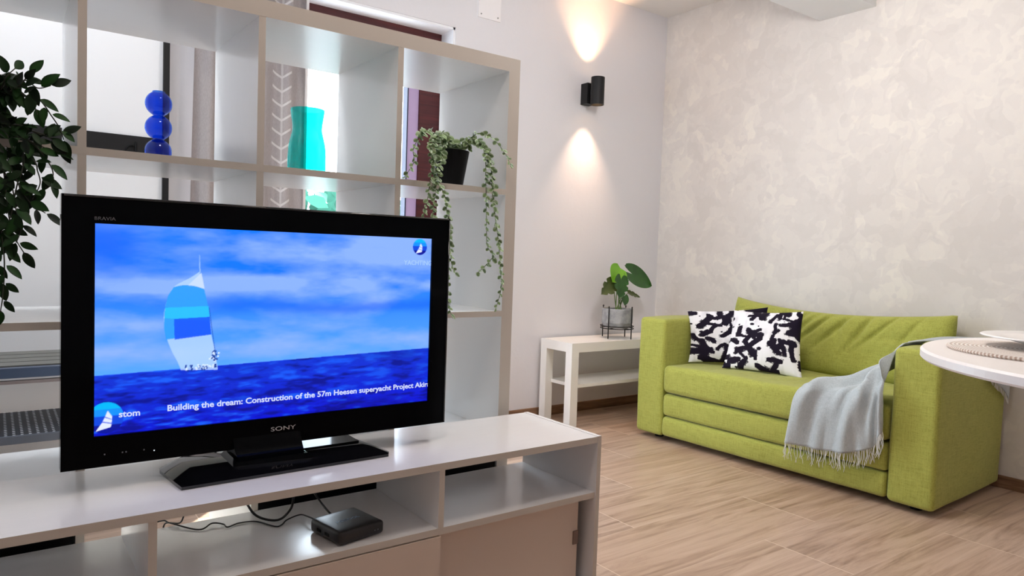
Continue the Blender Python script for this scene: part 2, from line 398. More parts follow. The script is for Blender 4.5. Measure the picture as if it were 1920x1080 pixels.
# off-camera windows
def simple_window(name, x0, x1, y0, y1, z0, z1, ax):
    bm = bmesh.new(); t = .05
    if ax == 'x':
        for a in ((y0, y0+t), (y1-t, y1), ((y0+y1)/2-t/2, (y0+y1)/2+t/2)): box(bm, x0, x1, a[0], a[1], z0, z1)
        for a in ((z0, z0+t), (z1-t, z1)): box(bm, x0, x1, y0, y1, a[0], a[1])
    else:
        for a in ((x0, x0+t), (x1-t, x1), ((x0+x1)/2-t/2, (x0+x1)/2+t/2)): box(bm, a[0], a[1], y0, y1, z0, z1)
        for a in ((z0, z0+t), (z1-t, z1)): box(bm, x0, x1, y0, y1, a[0], a[1])
    return struct(name, bm, M['mahogany'])
simple_window('window_2', LX-.1, LX-.05, 1.95, 2.95, .2, 2.2, 'x')

# outside: lawn and shrubs seen low through the door
gm = mat('terrace_paving', srgb(205, 208, 212), 0.9, spec=0.05)
struct('ground', B(-30, 40, WY+.4, 60, -1.2, -1.0), gm)
def shrub(loc, r, hgt, seed, label):
    rnd = random.Random(seed); bm = bmesh.new()
    for i in range(420):
        a = rnd.uniform(0, 6.283); z = rnd.random(); rr = r*math.sqrt(max(0.05, 1-(2*z-1)**2*.8))*rnd.uniform(.6, 1)
        p_ = Vector((rr*math.cos(a), rr*math.sin(a), .3+z*(hgt-.3)))
        leaf(bm, p_, (rnd.uniform(-1, 1), rnd.uniform(-1, 1), rnd.uniform(-.3, 1)), (rnd.uniform(-1, 1), -1, rnd.uniform(-.5, 1)), .32, .2, n=3)
    t = thing('garden_shrub', label, 'shrub', loc, group='shrubs outside the balcony door')
    obj('foliage', bm, M['shrub'], t, local=True, smooth='keep')
    obj('trunk', tube(bmesh.new(), [(0, 0, 0), (0.02, 0, hgt*.6)], .05), M['baseboard'], t, local=True)
M['shrub'] = mat('shrub_leaves', srgb(52, 98, 82), 0.7, spec=0.05)
shrub((3.2, 9.0, -1.0), 1.1, 2.55, 1, 'pale green shrub outside, seen through the door at its left')
shrub((5.9, 9.9, -1.0), 1.1, 2.75, 2, 'pale green shrub outside, seen through the door further right')

# ------------------------------------------------------------ sliding door with black frame on the back wall, left
t = thing('sliding_door', 'white sliding wardrobe door in a black frame behind the shelf', 'wardrobe door', (-.4, 3.05, 0))
obj('door_leaf', B(-1.5, .535, 3.05, 3.085, .04, 2.3), mat('white_door_lacquer', srgb(226, 228, 231), .45), t)
obj('stile', B(.531, .553, 3.035, 3.095, 0, 2.33), M['black_metal'], t, bevel=.001)
r_ = obj('crossrail', B(-1.5, .531, 3.04, 3.05, 1.195, 1.312), M['black_metal'], t)
bm = bmesh.new(); tube(bm, [(.425+.022*math.cos(a), 3.036, 1.245+.03*math.sin(a)) for a in np.linspace(1.2, 5.1, 14)], .0035, 6); tube(bm, [(.437, 3.036, 1.205), (.437, 3.036, 1.290)], .003, 6)
obj('handle', bm, M['black_matte'], r_, smooth=True)

# curtain with chevron weave
def curtain():
    bm = bmesh.new(); nu, nv = 90, 24; g = []
    for i in range(nu+1):
        s = i/nu; col = []
        for j in range(nv+1):
            q = j/nv; z = .04+q*2.2
            x0 = .618+.035*q; x = x0 + (1.093-x0)*s
            y = 3.035 + .022*math.sin(s*2*math.pi*4.5+.5)*(.75+.25*q) + .006*math.sin(s*31+q*3)
            col.append(bm.verts.new((x, y, z)))
        g.append(col)
    for i in range(nu):
        for j in range(nv): bm.faces.new((g[i][j], g[i+1][j], g[i+1][j+1], g[i][j+1]))
    m = bpy.data.materials.new('taupe_curtain_cloth'); m.use_nodes = True; n = NT(m); n.b.inputs['Roughness'].default_value = .9
    c = n.n('ShaderNodeTexCoord'); sp = n.n('ShaderNodeSeparateXYZ'); n.l(c.outputs['Object'], sp.inputs[0])
    dx = n.math('ABSOLUTE', n.math('SUBTRACT', sp.outputs[0], .128))
    ph = n.math('FRACT', n.math('DIVIDE', n.math('SUBTRACT', sp.outputs[2], n.math('MULTIPLY', dx, 0.75)), .060))
    line = n.math('MULTIPLY', n.math('LESS_THAN', ph, .17), n.math('LESS_THAN', dx, .036))
    stem = n.math('LESS_THAN', dx, .0035)
    f = n.math('MAXIMUM', line, n.math('MULTIPLY', stem, .6))
    wv = n.noise(n.coord('Object', scale=(1, 1, .3)), 300, 2)
    n.base(n.mix(n.math('MULTIPLY', f, .5), n.ramp(wv, [(.2, srgb(140, 132, 132)), (.8, srgb(158, 150, 150))]), srgb(226, 222, 222)))
    tl = n.n('ShaderNodeBsdfTranslucent'); tl.inputs[0].default_value = srgb(190, 182, 178); mx = n.n('ShaderNodeMixShader'); mx.inputs[0].default_value = .02
    n.l(n.b.outputs[0], mx.inputs[1]); n.l(tl.outputs[0], mx.inputs[2]); n.l(mx.outputs[0], m.node_tree.nodes['Material Output'].inputs[0])
    t = thing('curtain', 'taupe curtain with woven pale chevrons beside the balcony door', 'curtain', (.86, 3.035, 0))
    obj('cloth', bm, m, t, smooth='keep')
    obj('hem', B(1.087, 1.097, 3.03, 3.045, .04, 2.24), mat('curtain_hem', srgb(215, 212, 212), .9), t, label='pale hem edge')
curtain()
tag(obj('curtain_rail', tube(bmesh.new(), [(.45, 3.035, 2.275), (1.98, 3.035, 2.275)], .012, 10), M['black_metal'], smooth=True), 'slim dark curtain rail above the balcony door', 'curtain rail')

# shoe rack / metal bench behind the shelf at the left
t = thing('metal_rack', 'low dark rack with slatted top and perforated shelf behind the television', 'rack', (-.2, 2.72, 0))
for k in range(4):
    y = 2.64+k*.085; obj('slat', B(-.75, .50, y, y+.074, .505, .518), mat('grey_slat', srgb(112, 112, 108), .6) if k == 0 else bpy.data.materials['grey_slat'], t, bevel=.002)
obj('front_rail', B(-.76, .51, 2.60, 2.63, .485, .515), mat('blue_grey_metal', srgb(72, 88, 116), .4, .3), t, bevel=.003, label='blue-grey front rail')
obj('lower_rail', B(-.76, .51, 2.605, 2.62, .466, .476), mat('rail_trim', srgb(150, 140, 142), .4, .3), t, bevel=.002)
def perforated():
    m = mat('perforated_metal', srgb(30, 36, 48), .5, .2); n = NT(m); c = n.n('ShaderNodeTexCoord'); sp = n.n('ShaderNodeSeparateXYZ'); n.l(c.outputs['Object'], sp.inputs[0])
    fx = n.math('SUBTRACT', n.math('FRACT', n.math('DIVIDE', sp.outputs[0], .020)), .5); fy = n.math('SUBTRACT', n.math('FRACT', n.math('DIVIDE', sp.outputs[1], .024)), .5)
    d = n.math('SQRT', n.math('ADD', n.math('MULTIPLY', fx, fx), n.math('MULTIPLY', fy, fy)))
    n.base(n.mix(n.math('LESS_THAN', d, .2), srgb(30, 36, 48), srgb(220, 226, 232))); return m
obj('perforated_shelf', B(-.75, .50, 2.52, 2.88, .315, .325), perforated(), t)
obj('shelf_lip', B(-.75, .50, 2.505, 2.52, .305, .328), mat('shelf_lip_grey', srgb(96, 104, 118), .5, .3), t, bevel=.002)
for x in (-.74, .48):
    for y in (2.53, 2.86): obj('leg', B(x, x+.02, y, y+.02, 0, .505), M['black_metal'], t)

# ------------------------------------------------------------ room-divider shelf unit (4 x 4 cells)
SX, SY, SD = 1.2266, 1.663, .39
def shelf_unit():
    t = thing('shelf_unit', 'tall white open cube shelf dividing the room behind the television', 'shelf', (SX-.735, SY+SD/2, 0))
    e = .0008
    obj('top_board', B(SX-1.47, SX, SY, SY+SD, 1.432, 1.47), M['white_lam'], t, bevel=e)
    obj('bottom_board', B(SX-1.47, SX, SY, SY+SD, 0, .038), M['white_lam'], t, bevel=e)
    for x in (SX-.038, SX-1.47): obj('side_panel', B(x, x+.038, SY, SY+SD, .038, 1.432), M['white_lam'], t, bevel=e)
    x0 = SX-.038
    for k in range(3):
        z = 1.081-.351*k
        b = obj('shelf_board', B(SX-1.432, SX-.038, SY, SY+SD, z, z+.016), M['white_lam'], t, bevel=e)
    for k in range(3):
        x = SX-.389-.351*k
        for r in range(4):
            z0 = (1.097, .746, .395, .038)[r]; z1 = (1.432, 1.081, .73, .379)[r]
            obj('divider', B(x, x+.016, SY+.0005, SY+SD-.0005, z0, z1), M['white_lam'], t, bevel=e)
    bm = bmesh.new()
    for z in (1.275, 1.30):
        bm = bmesh.new(); lathe_x(bm, (SX-.0382, SY+.385, z), .0022); obj('peg_hole', bm, M['black_matte'], t)
def lathe_x(bm, c, r):
    vs = [bm.verts.new((c[0]-.0006, c[1]+r*math.cos(a), c[2]+r*math.sin(a))) for a in np.linspace(0, 2*math.pi, 13)[:-1]]; bm.faces.new(vs)
shelf_unit()
cells = [(SX-1.424, 'leftmost'), (SX-.722, 'middle'), (SX-.371, 'rightmost')]
for k, (x, wd) in enumerate(cells):
    x0 = x; x1 = x+.331
    if k == 0: x0, x1 = SX-1.43, SX-1.093
    t = thing('storage_box', 'black storage box in the bottom row of the cube shelf, %s of three' % wd, 'storage box', ((x0+x1)/2, SY+.2, .038), group='black boxes in the bottom row')
    obj('body', B(x0+.001, x1-.001, SY+.012, SY+.37, .0385, .372), M['black_matte'], t, bevel=.003)
    obj('front_panel', B(x0+.001, x1-.001, SY+.004, SY+.012, .0385, .374), M['black_matte'], t, bevel=.002)

# ------------------------------------------------------------ TV bench
BX0, BX1, BY0, BY1, BH = -.257, 1.266, 1.31, 1.622, .45
def tv_bench():
    t = thing('tv_bench', 'long white television bench with open bays over sliding doors', 'tv bench', ((BX0+BX1)/2, (BY0+BY1)/2, 0))
    e = .0008
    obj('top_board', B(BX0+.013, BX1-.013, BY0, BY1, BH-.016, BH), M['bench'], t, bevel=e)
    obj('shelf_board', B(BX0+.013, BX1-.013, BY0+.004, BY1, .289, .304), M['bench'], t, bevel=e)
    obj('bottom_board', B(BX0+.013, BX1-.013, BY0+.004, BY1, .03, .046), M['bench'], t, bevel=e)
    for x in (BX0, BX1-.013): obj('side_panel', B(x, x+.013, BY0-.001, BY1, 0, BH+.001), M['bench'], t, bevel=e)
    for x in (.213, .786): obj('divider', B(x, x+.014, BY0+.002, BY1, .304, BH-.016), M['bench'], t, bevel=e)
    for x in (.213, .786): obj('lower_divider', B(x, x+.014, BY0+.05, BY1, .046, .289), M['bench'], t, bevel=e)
    obj('back_panel', B(BX0+.013, BX1-.013, BY1-.006, BY1, .046, .289), M['bench'], t)
    d1 = obj('sliding_door', B(.30, .793, BY0+.001, BY0+.011, .05, .286), M['door_panel'], t, bevel=e)
    d3 = obj('sliding_door', B(BX0+.014, .299, BY0+.001, BY0+.011, .05, .286), M['door_panel'], t, bevel=e)
    d2 = obj('sliding_door', B(.76, 1.226, BY0+.034, BY0+.046, .05, .286), M['door_panel'], t, bevel=e)
    obj('door_grip', B(1.210, 1.2265, BY0+.031, BY0+.0345, .165, .20), M['handle_gap'], d2, label='dark recessed grip')
tv_bench()

# ------------------------------------------------------------ television
S0, S1, T0, T1 = .148, .8425, .5525, .941
def vnoise(h, w, cells_y, cells_x, seed, octs=5):
    rg = np.random.RandomState(seed); out = np.zeros((h, w)); a = 1; tot = 0
    for o in range(octs):
        gy, gx = int(cells_y*2**o)+2, int(cells_x*2**o)+2; g = rg.rand(gy, gx)
        y = np.linspace(0, gy-1.001, h); x = np.linspace(0, gx-1.001, w); yi = y.astype(int); xi = x.astype(int)
        fy = (y-yi)[:, None]; fx = (x-xi)[None]; fy = fy*fy*(3-2*fy); fx = fx*fx*(3-2*fx)
        out += a*((g[yi][:, xi]*(1-fx)+g[yi][:, xi+1]*fx)*(1-fy) + (g[yi+1][:, xi]*(1-fx)+g[yi+1][:, xi+1]*fx)*fy); tot += a; a *= .55
    return out/tot
def sl(c): return np.array(srgb(*c)[:3])
def inpoly(S, T, poly):
    r = np.zeros(S.shape, bool); n = len(poly)
    for i in range(n):
        x0, y0 = poly[i]; x1, y1 = poly[(i+1) % n]
        if y0 == y1: continue
        c = ((y0 > T) != (y1 > T)) & (S < (x1-x0)*(T-y0)/(y1-y0)+x0); r ^= c
    return r
def paint_screen(Wn=520, Hn=290):
    S, T = np.meshgrid(np.linspace(0, 1, Wn), np.linspace(0, 1, Hn))
    def L(a, b, f): return a+(b-a)*f[..., None]
    sky = L(sl((84, 160, 255)), sl((16, 116, 255)), np.clip((T-.3)/.45, 0, 1))
    cl = (.55*vnoise(Hn, Wn, 6, 2.6, 7, 7)+.45*vnoise(Hn, Wn, 13, 7, 21, 6)); warp = T + .09*(vnoise(Hn, Wn, 4, 4, 3, 6)-.5)
    band = np.exp(-((warp-.70-.02*S)/.05)**2)*np.clip(1.1-S*.2, 0, 1) + .8*np.exp(-((warp-.52+.08*S)/.05)**2)*np.clip(1.2-S*1.3, 0, 1) + .9*np.exp(-((warp-.88-.04*S)/.09)**2)*np.clip(S*2.2-.2, 0, 1) + .8*np.exp(-((warp-.40+.02*S)/.05)**2)*np.clip(1.3-S, 0, 1) + .45*np.exp(-(((S-.80)/.07)**2+((T-.63)/.05)**2)) + .35*np.exp(-(((S-.9)/.1)**2+((T-.40)/.03)**2))
    f = np.clip(band*(.2+1.7*cl) + (cl-.50)*2.4 + .25*np.clip((T-.6)*2, 0, 1)*np.clip(S*1.6-.2, 0, 1), 0, 1)
    img = L(sky, sky*0+sl((134, 172, 255)), f)
    img = L(img, img*0+sl((6, 96, 245)), np.clip(np.exp(-((warp-.615+.03*S)/.035)**2)*.65*np.clip(S*3-.1, .25, 1), 0, 1))
    img = L(img, img*0+sl((30, 100, 250)), np.clip(np.exp(-(((S-.03)/.09)**2+((T-.9)/.12)**2))*.9, 0, 1))
    hor = .291+.041*S
    sea_n = .5*vnoise(Hn, Wn, 26, 8, 11, 4)+.5*vnoise(Hn, Wn, 60, 22, 12, 3); big = vnoise(Hn, Wn, 8, 3, 5, 3)
    dpt = np.clip((hor-T)/.3, 0, 1)
    sea = L(sl((14, 50, 205)), sl((8, 20, 205)), dpt)
    sea = L(sea, sea*0+sl((24, 92, 240)), np.clip((sea_n-.54)*7, 0, 1)*(.35+.65*np.clip(1-S*1.1+.3, 0, 1)))
    sea = L(sea, sea*0+sl((6, 10, 120)), np.clip((.47-sea_n)*8, 0, 1)*.8)
    sea = L(sea, sea*0+sl((4, 6, 110)), np.clip((big-.5)*3, 0, .6)*np.clip(S-.2, 0, 1))
    sea = L(sea, sea*0+sl((30, 110, 250)), np.clip((sea_n-.5)*6, 0, 1)*np.clip(1.2-S*2.6, 0, 1)*np.clip((.16-T)*9, 0, 1))
    m = T < hor; img[m] = sea[m]
    def put(poly, c, a=1.0, noise_=None):
        mk = inpoly(S, T, poly); img[mk] = img[mk]*(1-a)+sl(c)*a
    # spinnaker, drawn as flat picture content
    left = [(.2585, .775), (.235, .745), (.2, .71), (.185, .675), (.172, .60), (.170, .52), (.176, .46), (.190, .39), (.205, .335), (.214, .293)]
    right = [(.311, .283), (.306, .34), (.300, .40), (.292, .462), (.288, .53), (.280, .62), (.272, .69), (.264, .74)]
    left = [(q.x, q.y) for q in spline([(a, b, 0) for a, b in left], 6)]; right = [(q.x, q.y) for q in spline([(a, b, 0) for a, b in right], 6)]
    put(left+right, (176, 208, 252), .75)
    put([(.264, .77), (.225, .70), (.272, .69), (.272, .70)], (196, 214, 250), .9)
    put([(q.x, q.y) for q in spline([(.193, .699, 0), (.215, .708, 0), (.245, .705, 0), (.272, .690, 0)], 6)]+[(.283, .60), (.288, .53), (.292, .462), (.24, .458), (.176, .446), (.1705, .50), (.1705, .54), (.172, .60), (.180, .66)], (30, 150, 248), .95)
    put([(.173, .60), (.284, .605), (.288, .53), (.171, .55)], (40, 190, 255), .8)
    put([(.195, .545), (.287, .551), (.292, .462), (.197, .444)], (24, 84, 240), .95)
    put([(.2575, .86), (.2590, .86), (.2615, .77), (.2585, .77)], (150, 190, 250), .9)
    rg = np.random.RandomState(2)
    for k in range(70):
        s0, t0 = (.302+rg.randn()*.005, .32+rg.rand()*.06) if k < 30 else (.225+rg.rand()*.085, .287+rg.rand()*.028)
        mk = (np.abs(S-s0) < .0022) & (np.abs(T-t0) < .004); img[mk] = sl((20, 60, 150)) if rg.rand() < .55 else sl((215, 230, 255))
    put([(.284, .60), (.2865, .60), (.306, .35), (.3035, .35)], (20, 70, 160), .7)
    def disc(cs, ct, r):
        d = np.sqrt(((S-cs)*1.778)**2+(T-ct)**2); mk = d < r
        up = mk & (T > ct+.12*r); lo = mk & (T <= ct+.12*r)
        img[up] = sl((0, 178, 255)); mid = up & (T < ct+.55*r); img[mid] = sl((20, 140, 255)); img[lo] = sl((16, 70, 215)); lo2 = mk & (T < ct-.45*r); img[lo2] = sl((6, 20, 150))
        k = r
        for (a0, a1, a2, a3) in (([(.04, .45), (.30, .05), (.28, -.12), (-.10, .08)],)*1 + ([(-.12, .02), (.28, -.16), (.27, -.36), (-.24, -.22)],) + ([(-.26, -.28), (.26, -.42), (.22, -.62), (-.62, -.82)],)):
            poly = [(cs+(q[0]+.05)*k/1.778, ct+q[1]*k) for q in (a0, a1, a2, a3)]
            mk2 = inpoly(S, T, poly); img[mk2] = sl((218, 226, 255))
    disc(.034, .092, .073); disc(.9505, .938, .0475)
    return np.clip(img, 0, 1)
def picture_grid():
    img = paint_screen(1120, 624); img = img.reshape(312, 2, 560, 2, 3).mean((1, 3)); Hn, Wn, _ = img.shape
    xs = np.linspace(S0-.004, S1+.004, Wn); zs = np.linspace(T0-.004, T1+.004, Hn)
    X, Z = np.meshgrid(xs, zs); co = np.stack([X, np.full_like(X, 1.4755), Z], -1).reshape(-1, 3)
    idx = np.arange(Hn*Wn).reshape(Hn, Wn)
    q = np.stack([idx[:-1, :-1], idx[:-1, 1:], idx[1:, 1:], idx[1:, :-1]], -1).reshape(-1, 4)
    me = bpy.data.meshes.new('screen'); me.vertices.add(len(co)); me.vertices.foreach_set('co', co.ravel())
    me.loops.add(q.size); me.loops.foreach_set('vertex_index', q.ravel()); me.polygons.add(len(q))
    me.polygons.foreach_set('loop_start', np.arange(0, q.size, 4)); me.polygons.foreach_set('loop_total', np.full(len(q), 4)); me.update()
    a = me.color_attributes.new('picture', 'FLOAT_COLOR', 'POINT'); a.data.foreach_set('color', np.concatenate([img.reshape(-1, 3), np.ones((Hn*Wn, 1))], 1).ravel())
    me.materials.append(M['screen']); return me
def television():
    t = thing('television', 'black flat screen television showing a yacht, standing on the white bench', 'television', (.49, 1.50, BH))
    x0, x1, z0, z1, yf = .0965, .890, .4955, .991, 1.470
    bm = bmesh.new()
    O = [(x0, z0), (x1, z0), (x1, z1), (x0, z1)]; I = [(S0, T0), (S1, T0), (S1, T1), (S0, T1)]
    of = [bm.verts.new((x, yf, z)) for x, z in O]; inf = [bm.verts.new((x, yf, z)) for x, z in I]; inb = [bm.verts.new((x, yf+.007, z)) for x, z in I]; ob = [bm.verts.new((x, yf+.03, z)) for x, z in O]
    for i in range(4):
        j = (i+1) % 4; bm.faces.new((of[i], of[j], inf[j], inf[i])); bm.faces.new((inf[i], inf[j], inb[j], inb[i])); bm.faces.new((of[j], of[i], ob[i], ob[j]))
    bm.faces.new(ob[::-1])
    bz = obj('bezel', bm, M['black_gloss'], t, bevel=.0022, seg=3)
    # raised outer rim
    bm = bmesh.new(); tube(bm, [(x1-.0025, yf-.0005, z0+.004), (x1-.0025, yf-.0005, z1-.004)], .0022, 6); tube(bm, [(x0+.004, yf-.0005, z1-.0025), (x1-.004, yf-.0005, z1-.0025)], .0022, 6)
    obj('rim', bm, M['stand_gloss'], t, smooth=True)
    bm = rbox(x0+.02, x1-.02, yf+.03, yf+.085, z0+.03, z1-.02, r=.02, n=4); obj('back_cover', bm, M['black_matte'], t, smooth=True)
    me = picture_grid(); s = bpy.data.objects.new('screen', me); COL.objects.link(s); me.transform(MW[t.name].inverted()); s.parent = t; MW[s.name] = MW[t.name]
    ys = 1.4750
    P_ = lambda u, v: (S0+u*(S1-S0), ys, T0+v*(T1-T0))
    Wd = S1-S0
    white = glow('ticker_white', srgb(214, 222, 255), 1.0); pale = glow('channel_name_blue', srgb(165, 200, 255), 1.1)
    obj('ticker_writing', text_bm('Building the dream: Construction of the 57m Heesen superyacht Project Akira', .0165, P_(.177, .088), width=Wd*.832, bold=.00035), white, s)
    obj('channel_writing', text_bm('stom', .0165, P_(.058, .080), width=Wd*.051, bold=.00035), white, s)
    obj('channel_writing', text_bm('YACHTING TV', .0155, P_(.897, .838), width=Wd*.138, bold=.0001), pale, s)
    # bezel marks
    obj('maker_writing', text_bm('SONY', .0125, (.468, yf-.0006, .524), width=.0525), M['silver_print'], bz)
    obj('model_writing', text_bm('BRAVIA', .0085, (.147, yf-.0006, .9475), width=.0335), M['grey_print'], bz)
    for x in (.164, .193, .199, .229): obj('indicator', B(x, x+.0022, yf-.0006, yf, .517, .5195), M['grey_print'], bz)
    obj('power_light', B(.2465, .2485, yf-.0008, yf, .5135, .5155), glow('standby_led', srgb(220, 225, 230), 1.2), bz)
    # stand: bevelled glossy plate + neck
    bm = bmesh.new(); z = BH+.0003
    low = [(.283, 1.402), (.712, 1.412), (.722, 1.430), (.690, 1.570), (.672, 1.585), (.300, 1.585), (.270, 1.545), (.268, 1.53)]
    top = [(.318, 1.427), (.672, 1.436), (.688, 1.447), (.668, 1.555), (.655, 1.562), (.322, 1.562), (.302, 1.54), (.302, 1.53)]
    a = [bm.verts.new((x, y, z)) for x, y in low]; m1 = [bm.verts.new((x, y, z+.006)) for x, y in low]; b = [bm.verts.new((x, y, z+.022)) for x, y in top]
    for A, Bq in ((a, m1), (m1, b)):
        for i in range(len(A)): j = (i+1) % len(A); bm.faces.new((A[i], A[j], Bq[j], Bq[i]))
    bm.faces.new(a[::-1]); bm.faces.new(b)
    obj('stand_base', bm, M['stand_gloss'], t, bevel=.001)
    bm = bmesh.new()
    prof = [(.388, .532, .476, 1.430), (.392, .528, .496, 1.440), (.395, .530, .56, 1.478)]
    rings = []
    for (xa, xb, z, y) in [(.380, .545, BH+.020, 1.428), (.391, .534, BH+.030, 1.432), (.396, .530, .480, 1.440), (.392, .530, .4965, 1.455), (.392, .530, .56, 1.4985)]:
        rings.append([bm.verts.new(c) for c in ((xa, y, z), (xb, y, z), (xb, 1.53, z), (xa, 1.53, z))])
    for A, Bq in zip(rings, rings[1:]):
        for i in range(4): j = (i+1) % 4; bm.faces.new((A[i], A[j], Bq[j], Bq[i]))
    bm.faces.new(rings[0][::-1]); bm.faces.new(rings[-1])
    obj('stand_neck', bm, M['black_gloss'], t, bevel=.002)
    # raised mounting block either side of the neck
    bm = B(.40, .67, 1.478, 1.553, BH+.0215, BH+.0265); obj('stand_bracket', bm, M['black_gloss'], t, bevel=.002)
television()

# ------------------------------------------------------------ media box + cables
def media_box():
    rz = math.radians(11); t = thing('media_box', 'small square black media player on the open shelf of the bench', 'media player', (.6105, 1.396, .3045), rz)
    obj('body', rbox(-.056, .056, -.056, .056, .001, .029, r=.0075, n=6), mat('media_box_plastic', (.004, .004, .006), .28, spec=.5), t, smooth=True, local=True)
    for y in (.02, -.01): obj('port', B(-.0568, -.0555, y-.008, y+.008, .011, .017), M['black_gloss'], t, local=True)
    obj('logo_writing', text_bm('MECOOL', .012, (-.028, -.006, .0291), (1, 0, 0), (0, 1, 0), width=.056), mat('dark_logo', srgb(130, 160, 195), .3), t, local=True)
    for x in (.03, .038): obj('indicator', B(x, x+.002, -.0568, -.0560, .012, .014), M['grey_print'], t, local=True)
    obj('plug', B(-.038, -.026, .055, .068, .008, .018), M['black_matte'], t, local=True, bevel=.002)
    obj('plug', B(.004, .020, .055, .070, .008, .018), mat('blue_plug', srgb(30, 60, 130), .4), t, local=True, bevel=.002)
media_box()
Z = .3065
def cable(name, pts, r, label):
    o = obj(name, tube(bmesh.new(), pts, r, 8, smoothn=8), M['black_cable'], smooth=True)
    return tag(o, label, 'cable')
cable('power_cable', [(.23, 1.66, .29), (.289, 1.641, Z+.006), (.307, 1.622, Z+.004), (.351, 1.566, Z), (.380, 1.578, Z+.004), (.400, 1.566, Z+.002), (.405, 1.550, Z), (.431, 1.560, Z), (.465, 1.550, Z), (.491, 1.502, Z), (.507, 1.505, Z), (.522, 1.516, Z+.004), (.552, 1.520, Z+.008), (.560, 1.488, Z+.012), (.5680, 1.463, .3175)], .0016, 'thin black power cable lying wavy along the bench shelf')
cable('antenna_cable', [(.450, 1.560, .56), (.446, 1.642, .50), (.446, 1.642, .42), (.447, 1.600, .36), (.452, 1.560, .338), (.463, 1.548, .322), (.482, 1.540, .3115), (.505, 1.530, .3085), (.525, 1.535, .314), (.545, 1.550, .331), (.556, 1.59, .36), (.540, 1.642, .42), (.500, 1.644, .50), (.495, 1.560, .56)], .0027, 'thick black cable hanging in a loop behind the media player')
cable('hdmi_cable', [(.525, 1.560, .56), (.525, 1.645, .50), (.575, 1.640, .42), (.590, 1.59, .37), (.592, 1.545, .352), (.600, 1.515, .333), (.606, 1.480, .320), (.6105, 1.464, .3175)], .0022, 'black cable running down into the back of the media player')
cable('mains_lead', [(.440, 1.560, .56), (.425, 1.645, .50), (.346, 1.640, .42), (.343, 1.60, .37), (.328, 1.595, .335), (.322, 1.612, .3115), (.300, 1.640, .306), (.295, 1.645, .285)], .0018, 'short black lead hanging behind the bench near its left divider')

# ------------------------------------------------------------ vases
def bubble_vase():
    t = thing('bubble_vase', 'cobalt blue glass vase of stacked bubbles on the cube shelf', 'vase', (.314, 1.85, 1.0972))
    prof = [(0, 0), (.012, .0005), (.020, .003)]
    for k in range(3):
        c = .0275+.0555*k
        for a in np.linspace(-60, 68 if k < 2 else 60, 16):
            prof.append((.0292*math.cos(math.radians(a)), c+.0292*math.sin(math.radians(a))))
    prof.append((.0135, .1670))
    inner = [(max(r-.0016, 0), z) for r, z in prof[2:]][::-1]
    obj('glass_body', lathe(bmesh.new(), prof+inner+[(0, .004)], (.314, 1.85, 1.0972), 56), M['blue_glass'], t, smooth=True)
bubble_vase()
def teal_vase():
    t = thing('teal_vase', 'teal green glass carafe vase with a waist on the cube shelf', 'vase', (.637, 1.755, 1.0972))
    prof = [(0, 0), (.035, 0), (.0445, .002), (.0462, .010), (.0462, .045), (.0440, .07), (.0395, .09), (.0362, .105), (.0360, .118), (.0385, .135), (.0415, .1585)]
    pr = [Vector((r, 0, z)) for r, z in prof[3:]]; sm = [(q.x, q.z) for q in spline(pr, 4)]
    prof = prof[:3]+sm
    inner = [(r-.002, z) for r, z in sm][::-1]+[(0, .006)]
    obj('glass_body', lathe(bmesh.new(), prof+inner, (.637, 1.755, 1.0972), 56), M['teal_glass'], t, smooth=True)
teal_vase()

# ------------------------------------------------------------ trailing plants
def leaf_material(name, body, edge, dark):
    m = mat(name, body, .5, spec=.18); n = NT(m); a = n.n('ShaderNodeAttribute', attribute_name='leaf'); sp = n.n('ShaderNodeSeparateColor'); n.l(a.outputs[0], sp.inputs[0])
    c = n.mix(sp.outputs[0], dark, body); n.base(n.mix(n.math('POWER', sp.outputs[1], 2.0), c, edge))
    return m
VINE = {
 'A': [(1.056,1.74,1.216),(.983,1.69,1.226),(.918,1.63,1.193),(.929,1.63,1.15),(.94,1.63,1.096),(.937,1.63,1.054),(.933,1.63,1.009),(.945,1.63,.956)],
 'A3': [(1.047,1.74,1.21),(.995,1.69,1.219),(.954,1.63,1.153),(.946,1.63,1.103),(.969,1.63,1.056),(.975,1.63,1.017),(.984,1.63,.958),(.993,1.63,.887),(1.011,1.63,.849)],
 'A4': [(1.047,1.74,1.214),(.978,1.69,1.214),(.929,1.63,1.136),(.92,1.63,1.08),(.913,1.63,1.031),(.906,1.63,1.007),(.916,1.63,.941)],
 'A5': [(.982,1.63,1.014),(.979,1.63,.915),(.982,1.63,.815),(.993,1.63,.757),(1.004,1.63,.732)],
 'A2': [(1.038,1.74,1.213),(.941,1.69,1.235),(.877,1.64,1.179),(.872,1.63,1.138),(.845,1.63,1.097)],
 'A6': [(1.05,1.74,1.21),(.99,1.69,1.232),(.935,1.635,1.20),(.925,1.63,1.16),(.935,1.63,1.12),(.925,1.63,1.07)],
 'B': [(1.088,1.74,1.213),(1.077,1.69,1.228),(1.068,1.63,1.237),(1.112,1.63,1.231),(1.155,1.63,1.197),(1.185,1.63,1.153)],
 'C': [(1.084,1.74,1.219),(1.104,1.69,1.231),(1.091,1.63,1.182),(1.097,1.63,1.11),(1.102,1.63,1.022),(1.105,1.63,.963),(1.109,1.63,.931),(1.132,1.63,.904)],
 'C2': [(1.132,1.63,.904),(1.108,1.63,.88),(1.075,1.63,.853)],
 'D': [(1.088,1.74,1.216),(1.113,1.69,1.22),(1.107,1.63,1.176),(1.121,1.63,1.104),(1.131,1.63,1.024),(1.145,1.63,.95),(1.155,1.63,.875),(1.161,1.63,.815),(1.145,1.63,.757)],
 'D2': [(1.085,1.74,1.213),(1.101,1.69,1.219),(1.101,1.63,1.186),(1.116,1.63,1.126),(1.123,1.63,1.053),(1.14,1.63,.979),(1.15,1.63,.92)],
}
